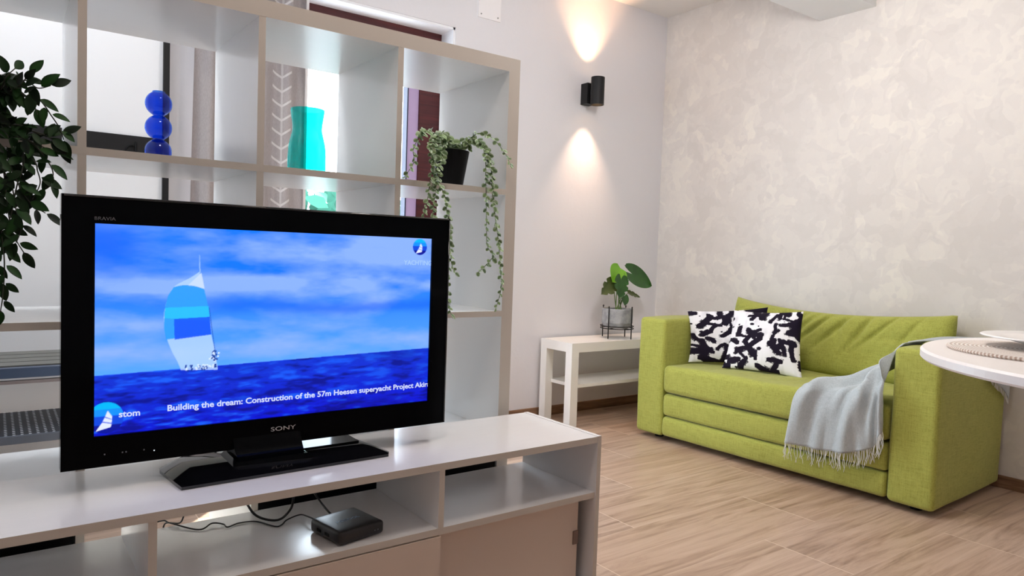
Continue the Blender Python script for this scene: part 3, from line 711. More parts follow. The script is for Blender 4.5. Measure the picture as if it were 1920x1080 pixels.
def walk(P_, step):
    P_ = spline(P_, 10); d = 0; out = []; nxt = step
    for a, b in zip(P_, P_[1:]):
        L = (b-a).length
        while nxt <= d+L:
            f = (nxt-d)/L; out.append((a.lerp(b, f), (b-a).normalized())); nxt += step
        d += L
    return out
def trailing_eucalyptus():
    rnd = random.Random(4)
    t = thing('trailing_plant', 'trailing plant with small round variegated leaves in a black pot on the shelf', 'plant', (1.064, 1.765, 1.0972))
    c = (1.064, 1.765, 1.0972)
    obj('pot', lathe(bmesh.new(), [(0, .001), (.036, .001), (.052, .098), (.053, .104), (.049, .104), (.047, .09), (0, .09)], c, 40), M['black_matte'], t, smooth=False, bevel=.0)
    obj('soil', lathe(bmesh.new(), [(0, .0935), (.047, .0915), (.0, .0905)], c, 24), M['soil'], t)
    bs = bmesh.new(); bl = bmesh.new(); lay = bl.loops.layers.float_color.new('leaf')
    for key, P_ in VINE.items():
        root = [(1.064+(P_[0][0]-1.064)*.3, 1.765, 1.185)] if key not in ('C2', 'A5') else []
        P_ = root+P_
        tube(bs, spline(P_, 8), lambda s: .0011*(1-.5*s)+.0003, 5)
        dense = .0066 if key in ('A', 'A3', 'A6') else .0085
        pts = walk(P_, dense)
        for i, (p_, d) in enumerate(pts):
            if p_.y > 1.72 and rnd.random() < .3: continue
            size = rnd.uniform(.015, .021)*(1.35 if key in ('A', 'A6', 'A4', 'A2') and i < 26 else 1)*(1-.35*i/len(pts))
            ang = (i*2.4)+rnd.uniform(-.4, .4)
            side = Vector((math.cos(ang), -.55*abs(math.sin(ang))-.15, .35*math.sin(ang)))
            dirv = (side + d*.5 + Vector((0, 0, -.1))).normalized()
            nr = Vector((rnd.uniform(-.7, .7), -1, rnd.uniform(-.2, .9)))
            leaf(bl, p_, dirv, nr, size, size*.86, n=6, shape='round', fold=.12, curl=rnd.uniform(.0, .35), layer=lay, col=rnd.random())
    for i in range(46):   # crown over the pot rim
        a = rnd.uniform(0, 6.283); rr = rnd.uniform(.01, .055); p_ = Vector((c[0]+rr*math.cos(a), c[1]-.01+rr*math.sin(a), 1.198+rnd.uniform(0, .03)))
        leaf(bl, p_, (rnd.uniform(-1, 1), rnd.uniform(-1, .2), rnd.uniform(-.2, .8)), (rnd.uniform(-.6, .6), -1, .6), .016, .014, n=6, shape='round', layer=lay, col=rnd.random())
    obj('stems', bs, mat('eucalyptus_stem', srgb(92, 108, 66), .6), t, smooth=True)
    obj('foliage', bl, leaf_material('eucalyptus_leaf', srgb(120, 146, 92), srgb(188, 204, 178), srgb(70, 98, 62)), t, smooth='keep')
trailing_eucalyptus()
IVY = [
[(.007,1.72,1.195),(.043,1.62,1.194),(.072,1.62,1.171),(.089,1.62,1.146),(.103,1.62,1.123),(.11,1.62,1.102)],
[(.011,1.72,1.201),(.047,1.62,1.204),(.068,1.62,1.193),(.089,1.62,1.201)],
[(.011,1.72,1.187),(.043,1.62,1.179),(.061,1.62,1.162),(.068,1.62,1.143)],
[(.028,1.72,1.115),(.059,1.62,1.089),(.083,1.62,1.06),(.093,1.62,1.033),(.081,1.62,1.007)],
[(.011,1.72,1.102),(.031,1.62,1.03),(.047,1.62,.992),(.061,1.62,.973),(.081,1.62,.959)],
[(.007,1.72,1.12),(.017,1.62,1.024),(.022,1.62,.965),(.031,1.62,.916),(.05,1.62,.877)],
[(-.001,1.66,1.12),(-.001,1.62,1.029),(.011,1.62,.935),(.017,1.62,.866),(.015,1.62,.806),(.011,1.62,.771)],
[(.037,1.72,1.115),(.047,1.62,1.056),(.036,1.62,1.006),(.028,1.62,.956),(.017,1.62,.915)],
[(.007,1.72,1.19),(.02,1.62,1.205),(.033,1.62,1.223)],
[(.007,1.72,1.184),(.035,1.62,1.188),(.053,1.62,1.213),(.061,1.62,1.225)],
[(.011,1.72,1.115),(.043,1.62,1.097),(.076,1.62,1.084),(.102,1.62,1.077)],
[(.02,1.72,1.114),(.061,1.62,1.058),(.068,1.62,1.038),(.072,1.62,1.014),(.06,1.62,.983)],
[(.003,1.66,1.115),(.003,1.62,1.06),(.027,1.62,1.01),(.035,1.62,.961),(.043,1.62,.931),(.035,1.62,.901)],
[(-.005,1.66,1.12),(-.005,1.62,1.05),(-.005,1.62,.953),(.003,1.62,.875),(.012,1.62,.826)],
[(.02,1.72,1.119),(.055,1.62,1.112),(.089,1.62,1.106),(.109,1.62,1.114)],
[(.011,1.72,1.134),(.043,1.62,1.12),(.068,1.62,1.108),(.093,1.62,1.1),(.109,1.62,1.078)],
[(-.02,1.66,1.13),(-.04,1.62,1.08),(-.03,1.62,1.0),(-.035,1.62,.93)],
[(-.03,1.70,1.18),(-.05,1.63,1.2),(-.08,1.62,1.17),(-.09,1.62,1.10)],
]
def trailing_ivy():
    rnd = random.Random(9); c = (-.045, 1.75, 1.0972)
    t = thing('hanging_plant', 'dark green plant with pointed leaves trailing from a grey pot on the shelf', 'plant', c)
    obj('pot', lathe(bmesh.new(), [(0, .001), (.040, .001), (.058, .085), (.060, .098), (.055, .098), (.053, .085), (0, .085)], c, 40), mat('dark_grey_pot', srgb(60, 62, 66), .6), t)
    obj('soil', lathe(bmesh.new(), [(0, .0895), (.052, .087), (.0, .0855)], c, 24), M['soil'], t)
    bs = bmesh.new(); bl = bmesh.new(); lay = bl.loops.layers.float_color.new('leaf')
    for si, P_ in enumerate(IVY):
        P_ = [(c[0]+(P_[0][0]-c[0])*.4, c[1]-.01, 1.19)]+P_
        tube(bs, spline(P_, 8), lambda s: .0014*(1-.5*s)+.0003, 5)
        pts = walk(P_, .0165)
        for i, (p_, d) in enumerate(pts):
            if p_.y > 1.70 and rnd.random() < .4: continue
            sd = 1 if i % 2 else -1
            s = d.cross(Vector((0, -1, 0))).normalized()*sd
            dirv = (s*rnd.uniform(.5, 1.1) + d*.8 + Vector((rnd.uniform(-.2, .2), rnd.uniform(-.6, .1), rnd.uniform(-.45, .15)))).normalized()
            L = rnd.uniform(.027, .040)
            if i == len(pts)-1: dirv = d; L = .036
            leaf(bl, p_ + dirv*.004, dirv, (rnd.uniform(-.6, .6), -1, rnd.uniform(-.1, .9)), L, L*rnd.uniform(.42, .52), n=7, shape='oval', fold=.2, curl=rnd.uniform(0, .35), layer=lay, col=rnd.random()**1.5)
    for i in range(40):
        a = rnd.uniform(0, 6.283); rr = rnd.uniform(.02, .07); p_ = Vector((c[0]+.02+rr*math.cos(a), c[1]-.02+rr*math.sin(a), 1.195+rnd.uniform(0, .03)))
        leaf(bl, p_, (rnd.uniform(-1, 1), rnd.uniform(-1, .2), rnd.uniform(-.3, .7)), (rnd.uniform(-.6, .6), -1, .6), .032, .015, n=6, layer=lay, col=rnd.random()**1.5)
    obj('stems', bs, mat('ivy_stem', srgb(40, 44, 30), .6), t, smooth=True)
    obj('foliage', bl, leaf_material('ivy_leaf', srgb(30, 70, 22), srgb(18, 42, 18), srgb(6, 16, 9)), t, smooth='keep')
trailing_ivy()

# ------------------------------------------------------------ side table + potted plant
def side_table():
    x0, x1, y0, y1 = 2.472, 3.372, 2.805, 3.068
    t = thing('side_table', 'low white side table with lower shelf against the wall beside the sofa', 'side table', ((x0+x1)/2, (y0+y1)/2, 0))
    e = .0015
    obj('tabletop', B(x0, x1, y0, y1, .40, .45), M['table_white'], t, bevel=e)
    for x in (x0, x1-.05):
        for y in (y0, y1-.05): obj('leg', B(x, x+.05, y, y+.05, 0, .40), M['table_white'], t, bevel=e)
    obj('shelf_board', B(x0+.04, x1-.04, y0+.006, y1-.006, .208, .226), M['table_white'], t, bevel=e)
side_table()
PX, PY = 2.905, 2.915
def plant_stand():
    t = thing('plant_stand', 'thin black wire plant stand holding the concrete pot', 'plant stand', (PX, PY, .45))
    R_ = .0945
    for k in range(4):
        a = math.radians(15+90*k) ; x, y = PX+R_*math.cos(a), PY+R_*math.sin(a)
        bm = tube(bmesh.new(), [(x, y, .4505), (x, y, .630)], .0032, 8); lathe(bm, [(0, -.006), (.0055, 0), (0, .006)], (x, y, .632), 10)
        obj('leg', bm, M['black_metal'], t, smooth=True)
    for z, nm in ((.508, 'lower_ring'), (.521, 'upper_ring')):
        bm = bmesh.new(); pts = [(PX+R_*math.cos(a), PY+R_*math.sin(a), z) for a in np.linspace(0, 2*math.pi, 41)]; tube(bm, pts, .0026, 6, cap=False)
        if nm == 'lower_ring':
            for a in (math.radians(15), math.radians(105)):
                tube(bm, [(PX-R_*math.cos(a), PY-R_*math.sin(a), z), (PX+R_*math.cos(a), PY+R_*math.sin(a), z)], .0024, 6)
        obj(nm, bm, M['black_metal'], t, smooth=True)
plant_stand()
def heart(bm, base, tip, nrm, Wd, cup=.08, droop=0.0, notch=None, lobe=.24):
    """broad heart leaf from petiole joint 'base' to 'tip'"""
    base, tip = Vector(base), Vector(tip); d = tip-base; L = d.length; d.normalize(); nrm = Vector(nrm); nrm = (nrm-d*nrm.dot(d)).normalized(); s = d.cross(nrm)
    nu, nv = 10, 14; g = []
    for i in range(nv+1):
        t = i/nv; row = []
        half = (math.sin(math.pi*min(1, t*.93+.07)**.72)**.75 if t < 1 else 0)*Wd/2
        if i == nv: half = 0.0005
        for j in range(-nu//2, nu//2+1):
            u = j/(nu/2)
            back = -lobe*L*math.sin(min(1, abs(u)*1.25)*math.pi*.62)*(1-t)**2   # lobes behind the joint
            q = base + d*(L*t+back) + s*(half*u) + nrm*(cup*Wd*abs(u)**1.5 - droop*L*t*t)
            if notch and abs(u) > .6 and i in notch: q -= s*(half*u*.35)
            row.append(bm.verts.new(q))
        g.append(row)
    for i in range(nv):
        for j in range(nu): bm.faces.new((g[i][j], g[i+1][j], g[i+1][j+1], g[i][j+1]))
def potted_plant():
    t = thing('potted_plant', 'young split-leaf houseplant in a round concrete pot on the white side table', 'plant', (PX, PY, .511))
    prof = [(0, 0), (.065, 0), (.078, .008), (.0885, .030), (.0890, .108), (.0875, .111), (.083, .108), (.082, .095), (0, .095)]
    obj('pot', lathe(bmesh.new(), prof, (PX, PY, .5108), 56), M['concrete'], t, smooth=False, bevel=0)
    obj('soil', lathe(bmesh.new(), [(0, .103), (.081, .100), (0, .0955)], (PX, PY, .5108), 32), M['soil'], t)
    lm = mat('monstera_leaf', srgb(46, 104, 30), .35, spec=.5); n = NT(lm); n.base(n.ramp(n.noise(n.coord('Object'), 14, 4), [(.3, srgb(24, 66, 18)), (.7, srgb(44, 96, 28))]))
    lt = mat('monstera_young_leaf', srgb(112, 170, 40), .35, spec=.5)
    ld = mat('monstera_old_leaf', srgb(64, 78, 36), .4, spec=.4)
    Yp = PY
    L = [ # base, tip, normal, width, material
      ((2.915, Yp, .853), (2.835, Yp-.02, .772), (.1, -1, .55), .125, lt, None),
      ((3.000, Yp-.01, .822), (3.150, Yp-.03, .752), (-.15, -1, .35), .125, lm, None),
      ((2.862, Yp-.01, .770), (2.745, Yp-.03, .706), (-.1, -1, .5), .095, ld, (6, 10)),
      ((2.893, Yp-.03, .790), (2.868, Yp-.05, .680), (0, -1, .35), .110, lm, (5, 9)),
      ((2.985, Yp, .712), (3.078, Yp-.01, .686), (0, -.8, .8), .05, ld, (5, 9)),
      ((2.948, Yp-.01, .690), (2.930, Yp-.03, .640), (0, -1, .3), .06, lm, None),
      ((2.905, Yp+.02, .778), (2.965, Yp+.03, .772), (0, -1, .9), .04, ld, None),
    ]
    bs = bmesh.new()
    for k, (b, tp, nr, wd, m, nt) in enumerate(L):
        bm = bmesh.new(); heart(bm, b, tp, nr, wd, notch=nt, droop=.05, lobe=(.02, .42, .2, .25, .1, .3, .1)[k]); obj('leaf', bm, m, t, smooth='keep')
        base = (PX+(-.02+.008*k), PY+.005*(k % 3-1), .607)
        mid = ((base[0]*.5+b[0]*.5)-(.008 if k != 1 else -.002), (base[1]+b[1])/2, (base[2]+b[2])/2+.012)
        tube(bs, [base, mid, b], lambda s: .0034*(1-.55*s), 6, smoothn=8)
    obj('stems', bs, mat('monstera_stem', srgb(96, 128, 58), .5), t, smooth=True)
potted_plant()

# ------------------------------------------------------------ wall lamp, wall cover plate
def wall_lamp():
    x, y = 2.757, 2.995; z0, z1 = 1.772, 1.926; R_ = .0385
    t = thing('wall_lamp', 'black cylinder wall lamp shining up and down on the white wall', 'wall lamp', (x, y, (z0+z1)/2))
    obj('lamp_shade', lathe(bmesh.new(), [(R_-.003, z0), (R_, z0), (R_, z1), (R_-.003, z1), (R_-.003, z1-.02), (0, z1-.021), (0, z0+.021), (R_-.003, z0+.02), (R_-.003, z0)], (x, y, 0), 40), M['black_metal'], t)
    bp = obj('mounting_block', B(x-.032, x+.032, 3.045, WY, z0+.012, z1-.025), M['black_metal'], t, bevel=.003)
    obj('arm', B(x-.012, x+.012, y+R_-.004, 3.046, 1.835, 1.865), M['black_metal'], t)
    em = glow('warm_lamp_disc', (1.0, .62, .32, 1), 14)
    for z, nm in ((z1-.0205, 1), (z0+.0205, -1)):
        b = lathe(bmesh.new(), [(0, 0), (.024, 0)], (x, y, z+.0012*nm), 24); obj('bulb', b, em, t)
wall_lamp()
# the lamp's two warm beams
light('wall_lamp_up_beam', 'SPOT', (2.757, 2.995, 1.908), (0, .10, 1), 42, (1.0, .56, .30), spot_size=math.radians(74), spot_blend=.9, shadow_soft_size=.012)
light('wall_lamp_down_beam', 'SPOT', (2.757, 2.995, 1.79), (0, .10, -1), 28, (1.0, .66, .45), spot_size=math.radians(70), spot_blend=.9, shadow_soft_size=.012)
bm = B(2.004, 2.144, WY-.006, WY, 2.122, 2.262)
t = thing('wall_cover', 'square white cover plate with four screws high on the wall', 'cover plate', (2.07, WY, 2.19))
obj('plate', bm, M['plate_white'], t, bevel=.003)
for x in (2.022, 2.126):
    for z in (2.140, 2.244):
        bm = bmesh.new(); bmesh.ops.create_cone(bm, cap_ends=True, segments=12, radius1=.004, radius2=.003, depth=.003, matrix=Matrix.Translation((x, WY-.0075, z)) @ Matrix.Rotation(math.pi/2, 4, 'X')); obj('screw', bm, M['steel'], t)

# ------------------------------------------------------------ sofa (local frame: X = depth from the front, Y = -along, Z up)
SROT = math.radians(1.8)
SL, AW, AH = 1.43, .168, .612
sofa = thing('sofa', 'lime green two-seat fabric sofa bed against the stucco wall', 'sofa', (2.695, 2.54, 0), SROT)
def sofa_sp(a, d, z): return (d, -a, z)
def armf(side):
    def fn(p_):
        n_ = noise.noise(p_*6)*.003
        bulge = .004*math.sin(min(1, max(0, (p_.z-.05)/.5))*math.pi)
        return (-bulge*(1 if p_.x < .05 else 0), n_, .003*math.sin(p_.x*9) if p_.z > .5 else 0)
    return fn
for a0 in (0, SL-AW):
    bm = rbox(0, .665, -(a0+AW), -a0, .024, AH, r=.02, n=12, fn=armf(a0))
    obj('arm', bm, M['green'], sofa, smooth=True, local=True)
a0, a1 = AW+.003, SL-AW-.003
def seatfn(p_):
    z = 0; x = 0
    if p_.z > .34:
        a = -p_.y
        fold = 0
        for (c, k, amp) in ((.40, .10, .007), (.52, .35, .006), (.60, .3, .006), (.70, .35, .008), (.80, .3, .006), (.90, .3, .008), (1.03, .2, .006)):
            fold -= amp*math.exp(-((a-c-k*p_.x)/.012)**2)*math.sin(min(1, max(0, p_.x/.55))*math.pi)
        z = .006*noise.noise(p_*5)+fold + .006*math.sin(min(1, max(0, (a-.17)/1.1))*math.pi)
    if p_.x < .03:
        x = -.006*math.sin(min(1, max(0, (p_.z-.245)/.14))*math.pi) + .003*noise.noise(p_*9) - .003
        x += .003*math.exp(-((-p_.y-.715)/.004)**2)
    return (x, 0, z)
obj('seat_cushion', rbox(-.004, .60, -a1, -a0, .248, .386, r=.026, n=60, fn=seatfn), M['green'], sofa, smooth=True, local=True)
def frontfn(c0, c1):
    def fn(p_): return ((-.006*math.sin(min(1, max(0, (p_.z-c0)/(c1-c0)))*math.pi)+.0035*noise.noise(p_*8)) if p_.x < .04 else 0, 0, .003*noise.noise(p_*Vector((1, 4, 1)).x))
    return fn
def panel(c0, c1, nm): obj(nm, rbox(.002, .58, -a1, -a0, c0, c1, r=.018, n=22, fn=frontfn(c0, c1)), M['green'], sofa, smooth=True, local=True)
panel(.132, .243, 'fold_out_mattress'); panel(.030, .129, 'mattress_base')
obj('frame', rbox(.06, .60, -a1, -a0, .028, .24, r=.01, n=6), M['green'], sofa, smooth=True, local=True)
obj('back_frame', rbox(.602, .668, -a1, -a0, .028, .56, r=.01, n=6), M['green'], sofa, smooth=True, local=True)
for a in (.09, SL-.09):
    for d in (.085, .60):
        obj('foot', lathe(bmesh.new(), [(0, 0), (.022, 0), (.025, .03), (0, .03)], sofa_sp(a, d, 0), 20), M['black_matte'], sofa, local=True)
def soft_patch(BL, BR, TR, TL, T, nu=70, nv=40, px=6, py=4, top=None, bend=0.0, fn=None, pinch=0.0, lean=None):
    """closed cushion over a bilinear patch (a, d, z) with rounded thickness"""
    BL, BR, TR, TL = [Vector(q) for q in (BL, BR, TR, TL)]
    nrm = (BR-BL).cross(TL-BL).normalized(); bm = bmesh.new(); sides = []
    for sgn in (1, -1):
        g = []
        for i in range(nu+1):
            s_ = .55*-math.cos(math.pi*i/nu)+.45*(2*i/nu-1); u = (s_+1)/2; col = []
            for j in range(nv+1):
                t_ = .55*-math.cos(math.pi*j/nv)+.45*(2*j/nv-1); v = (t_+1)/2
                uu = .5+(u-.5)*(1-pinch*(1-t_*t_)); vv = .5+(v-.5)*(1-pinch*(1-s_*s_))
                P_ = BL.lerp(BR, uu).lerp(TL.lerp(TR, uu), vv)
                if top: P_.z += top(u)*v
                h = T/2*(max(0, 1-abs(s_)**px)**.5)*(max(0, 1-abs(t_)**py)**.5)
                if fn and sgn == 1: h += fn(u, v)*(max(0, 1-abs(s_)**8))*(max(0, 1-abs(t_)**8))
                P_ = P_ + nrm*sgn*h
                col.append(bm.verts.new((P_.y, -P_.x, P_.z)))
            g.append(col)
        sides.append(g)
        for i in range(nu):
            for j in range(nv): bm.faces.new((g[i][j], g[i+1][j], g[i+1][j+1], g[i][j+1]) if sgn == 1 else (g[i][j+1], g[i+1][j+1], g[i+1][j], g[i][j]))
    bmesh.ops.remove_doubles(bm, verts=bm.verts, dist=2e-5)
    return bm, nrm
def backtop(u): return -.050*math.sin(math.pi*min(1, u*1.02))**.8*(1-.25*u)
def wr(u, v):
    w_ = 0
    for (c, k, a) in ((.30, .10, .020), (.40, .20, .026), (.46, .27, .020), (.52, .28, .026), (.60, .24, .026), (.69, .16, .022), (.55, -.02, .012), (.80, .3, .016), (.90, .2, .010)):
        w_ -= a*math.exp(-((u-c+k*(1-v))/.013)**2)*max(0, min(1, (v-.35)/.3))
    w_ -= .006*math.exp(-((u-.33)/.005)**2)
    w_ -= .012*math.exp(-((v-.62-(u-.5)*.1)/.05)**2)*max(0, u-.55)*1.5
    return w_ + .012*noise.noise(Vector((u*5, v*2.2, 3)))
bm, _ = soft_patch((.172, .545, .375), (1.258, .545, .375), (1.258, .600, .712), (.172, .600, .722), .125, top=backtop, fn=wr, px=14, py=5, nu=150, nv=46)
obj('back_cushion', bm, M['green'], sofa, smooth=True, local=True)

# patterned pillows
def strokes(seed, n_=260, k=52):
    rg = np.random.RandomState(seed); S, T = np.meshgrid(np.linspace(0, 1, n_), np.linspace(0, 1, n_)); dark = np.zeros((n_, n_))
    nz = vnoise(n_, n_, 20, 20, seed+50, 3); nb = vnoise(n_, n_, 6, 6, seed+5, 3)
    for q in range(k):
        p0 = rg.rand(2); a = rg.uniform(0, 6.28); L = rg.uniform(.10, .28); b = a+rg.randn()*.9
        p1 = p0+L/2*np.array([math.cos(a), math.sin(a)]); p2 = p1+L/2*np.array([math.cos(b), math.sin(b)]); wd = rg.uniform(.018, .044)
        d = np.full(S.shape, 9.0)
        for t_ in np.linspace(0, 1, 26):
            c = p0*(1-t_)**2+2*p1*t_*(1-t_)+p2*t_*t_; d = np.minimum(d, np.maximum(np.abs(S-c[0]), np.abs(T-c[1]))*.5+np.hypot(S-c[0], T-c[1])*.5)
        dark = np.maximum(dark, (d < wd*(.7+.6*nb)).astype(float))
        dry = (d < wd*1.35) & (nz > .57); dark = np.maximum(dark, dry*.9)
    for q in range(14):
        c = rg.rand(2); r = rg.uniform(.01, .03); dark = np.maximum(dark, (np.hypot(S-c[0], (T-c[1])*rg.uniform(.6, 1.6)) < r*(.6+.9*nb)).astype(float))
    grey = np.clip((vnoise(n_, n_, 4, 12, seed+9, 3)-.55)*3, 0, 1)*.35
    col = (1-dark)[..., None]*(sl((238, 236, 240))*(1-grey[..., None])+sl((150, 145, 155))*grey[..., None]) + dark[..., None]*sl((24, 16, 34))
    return col
def pillow(label, quad, T, seed):
    BL, BR, TR, TL = quad; nn = 190
    bm, nrm = soft_patch(BL, BR, TR, TL, T, nu=nn, nv=nn, px=2.0, py=2.0, pinch=.075, fn=lambda u, v: .006*noise.noise(Vector((u*4, v*4, seed))))
    t = thing('throw_pillow', label, 'pillow', tuple(MW['sofa'] @ Vector(((BL[1]+BR[1])/2, -(BL[0]+BR[0])/2, BL[2]))), SROT, group='black and white pillows on the sofa')
    me_co = [MW['sofa'] @ v.co for v in bm.verts]
    # paint by patch coordinates
    col = strokes(seed); H_, W_, _ = col.shape
    o_ = Vector(BL); e1 = Vector(BR)-o_; e2 = Vector(TL)-o_
    lay = bm.verts.layers.float_color.new('print')
    for v in bm.verts:
        q = Vector((-v.co.y, v.co.x, v.co.z))-o_
        # solve in the patch plane
        a11, a12, a22 = e1.dot(e1), e1.dot(e2), e2.dot(e2); b1, b2 = q.dot(e1), q.dot(e2); det = a11*a22-a12*a12
        u = (b1*a22-b2*a12)/det; w_ = (b2*a11-b1*a12)/det
        c = col[int(min(max(w_, 0), .999)*H_), int(min(max(u, 0), .999)*W_)]; v[lay] = (c[0], c[1], c[2], 1)
    for v, c in zip(bm.verts, me_co): v.co = c
    obj('cover', bm, M['print'], t, smooth=True)
pillow('black and white brushstroke pillow, rear one leaning in the sofa corner by the arm', [(.195, .160, .392), (.500, .400, .392), (.465, .425, .690), (.160, .180, .652)], .10, 3)
pillow('black and white brushstroke pillow, front one nearest the middle of the sofa', [(.385, .178, .390), (.757, .262, .386), (.700, .345, .690), (.355, .300, .668)], .115, 8)

# ------------------------------------------------------------ throw blanket
def throw_blanket():
    A = [(.873,-.030,.167),(.884,-.032,.27),(.898,-.034,.36),(.925,-.01,.408),(.985,.05,.412),(1.06,.11,.428),(1.135,.155,.462),(1.195,.19,.512),(1.236,.22,.570),(1.266,.26,.615),(1.31,.36,.632),(1.37,.48,.632),(1.425,.56,.625),(1.447,.60,.56),(1.449,.63,.46),(1.449,.632,.385)]
    Bc = [(1.045,-.034,.168),(1.052,-.040,.26),(1.070,-.042,.35),(1.095,-.030,.418),(1.125,.01,.436),(1.155,.05,.458),(1.188,.09,.495),(1.220,.125,.540),(1.242,.155,.585),(1.268,.20,.620),(1.31,.30,.636),(1.37,.42,.636),(1.425,.50,.630),(1.447,.53,.575),(1.449,.54,.50),(1.449,.56,.435)]
    Cc = [(1.205,-.034,.215),(1.206,-.042,.29),(1.208,-.046,.36),(1.212,-.042,.42),(1.220,-.030,.455),(1.228,-.010,.480),(1.236,.02,.515),(1.243,.055,.555),(1.249,.09,.592),(1.270,.14,.622),(1.31,.22,.632),(1.37,.33,.632),(1.425,.40,.628),(1.447,.43,.585),(1.449,.45,.53),(1.449,.46,.475)]
    D = [(1.262,-.036,.300),(1.262,-.042,.34),(1.260,-.044,.39),(1.256,-.040,.43),(1.252,-.034,.47),(1.250,-.022,.505),(1.250,-.005,.54),(1.251,.02,.575),(1.254,.05,.602),(1.272,.09,.622),(1.31,.16,.630),(1.37,.27,.630),(1.425,.34,.626),(1.447,.37,.60),(1.449,.375,.57),(1.449,.38,.545)]
    K = 7; nu = 96
    cur = [[Vector(q) for q in spline(c, K)] for c in (A, Bc, Cc, D)]
    nv = len(cur[0]); bm = bmesh.new(); g = []
    for i in range(nu+1):
        s_ = i/nu*3; k = min(int(s_), 2); f = s_-k; col = []
        for j in range(nv):
            a, b, c, d = cur[max(k-1, 0)][j], cur[k][j], cur[k+1][j], cur[min(k+2, 3)][j]
            P_ = .5*((2*b)+(c-a)*f+(2*a-5*b+4*c-d)*f*f+(3*b-a-3*c+d)*f**3)
            v = j/(nv-1); u = i/nu
            # folds: broad on the hanging panel, tight where it gathers at the arm
            amp = .024*max(0, 1-v/.5) + .020*math.exp(-((v-.36)/.14)**2) + .003
            wv = math.sin(u*14-v*6+1.2*math.sin(v*5)+.6) * .7 + .4*math.sin(u*31-v*11) + .15*math.sin(u*55+v*9)
            wv = max(-.2, wv+.35)
            pj = cur[1][min(j+1, nv-1)]-cur[1][max(j-1, 0)]; across = (cur[2][j]-cur[1][j]); n_ = across.cross(pj)
            n_ = n_.normalized() if n_.length > 1e-6 else Vector((0, -1, 0))
            if v < .2: n_ = Vector((0, -1, 0))
            if n_.y > 0 and v < .6: n_ = -n_
            if v >= .6: n_ = Vector((0, 0, 1)) if v < .78 else Vector((1, 0, 0))
            if v >= .6: amp *= .55
            P_ = P_ + n_*amp*wv
            col.append(P_)
        g.append(col)
    L = [[bm.verts.new((P_.y, -P_.x, P_.z)) for P_ in col] for col in g]
    for i in range(nu):
        for j in range(nv-1): bm.faces.new((L[i][j], L[i+1][j], L[i+1][j+1], L[i][j+1]))
    t = thing('throw_blanket', 'pale grey-blue fringed blanket draped over the sofa seat and right arm', 'blanket', tuple(MW['sofa'] @ Vector((.1, -1.1, .39))), SROT)
    bmesh.ops.transform(bm, matrix=MW['sofa'], verts=bm.verts)
    bmesh.ops.recalc_face_normals(bm, faces=bm.faces)
    bmesh.ops.solidify(bm, geom=bm.faces[:], thickness=.0035)
    obj('cloth', bm, M['throw'], t, smooth=True)
    rnd = random.Random(5); bf = bmesh.new(); S_ = MW['sofa']
    for k in range(92):
        u = (k+.5)/92; P_ = g[int(u*nu)][0]
        ln = rnd.uniform(.05, .078); a = P_.x; pts = []
        sway = rnd.uniform(-.012, .012); ph = rnd.uniform(0, 6)
        for q in range(7):
            f = q/6; pts.append(S_ @ Vector((P_.y-.002-.004*math.sin(f*3+ph)*f, -(a+sway*f+.004*math.sin(f*7+ph)*f), P_.z+.004-ln*f)))
        tube(bf, pts, lambda s: .0014*(1-.4*s), 5, smoothn=2)
    obj('fringe', bf, M['fringe'], t, smooth=True)
    bf = bmesh.new()
    for k in range(30):
        u = k/29; P_ = g[int(u*nu)][nv-1]; pts = []
        for q in range(4): pts.append(S_ @ Vector((P_.y+.002*math.sin(q+k), -(P_.x+.001), P_.z-.008*q)))
        tube(bf, pts, .0012, 5)
    obj('fringe', bf, M['fringe'], t, smooth=True)
throw_blanket()

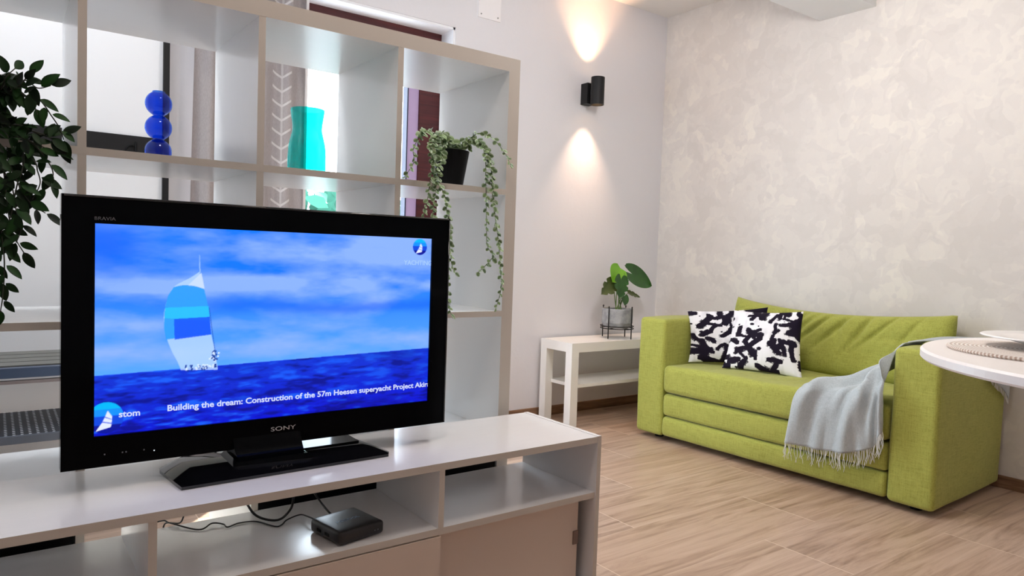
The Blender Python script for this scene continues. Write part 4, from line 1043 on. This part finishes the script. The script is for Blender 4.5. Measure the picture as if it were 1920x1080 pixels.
# ------------------------------------------------------------ round dining table at the right edge
TX, TY, TR, TZ = 1.640, .197, .472, .76
t = thing('dining_table', 'round white dining table cut off by the right edge of the photo', 'table', (TX, TY, 0))
bm = lathe(bmesh.new(), [(0, -.020), (TR-.004, -.020), (TR, -.016), (TR, -.004), (TR-.004, 0), (0, 0)], (TX, TY, TZ), 128)
tm = mat('white_tabletop', srgb(236, 230, 226), .35); obj('tabletop', bm, tm, t, bevel=.0)
obj('pedestal', lathe(bmesh.new(), [(.04, .02), (.04, .6), (.05, .70), (.16, .74)], (TX, TY, 0), 40), tm, t, smooth=True)
obj('foot', lathe(bmesh.new(), [(0, 0), (.26, 0), (.26, .008), (.08, .022), (.04, .03)], (TX, TY, 0), 64), tm, t, smooth=True)
def placemat(x, y, r, label):
    bm = lathe(bmesh.new(), [(0, 0), (r, 0), (r+.002, .003), (r, .006), (0, .006)], (0, 0, 0), 96)
    m = mat('woven_rattan', srgb(222, 210, 196), .9); n = NT(m); c = n.n('ShaderNodeTexCoord'); sp = n.n('ShaderNodeSeparateXYZ'); n.l(c.outputs['Object'], sp.inputs[0])
    rr = n.math('SQRT', n.math('ADD', n.math('MULTIPLY', sp.outputs[0], sp.outputs[0]), n.math('MULTIPLY', sp.outputs[1], sp.outputs[1])))
    an = n.math('ARCTAN2', sp.outputs[1], sp.outputs[0])
    f = n.math('MULTIPLY', n.math('ADD', n.math('SINE', n.math('MULTIPLY', rr, 900)), n.math('SINE', n.math('MULTIPLY', an, 150))), .25); f = n.math('ADD', f, .5)
    n.base(n.ramp(f, [(.1, srgb(176, 152, 136)), (.5, srgb(224, 214, 204)), (1, srgb(244, 240, 236))])); n.bump(f, .8, .003)
    o = obj('placemat', bm, m); o.location = (x, y, TZ+.0005); return tag(o, label, 'placemat')
placemat(1.560, .440, .172, 'round woven placemat on the white table under the plate')
t = thing('plate', 'white plate on the woven placemat, cut by the right edge of the photo', 'plate', (1.612, .440, TZ+.007))
obj('dish', lathe(bmesh.new(), [(0, 0), (.055, 0), (.062, .004), (.10, .014), (.137, .0185), (.139, .0200), (.137, .0215), (.10, .0175), (.064, .008), (0, .006)], (1.612, .440, TZ+.0072), 96), mat('glazed_porcelain', srgb(240, 236, 232), .2), t, smooth=True)
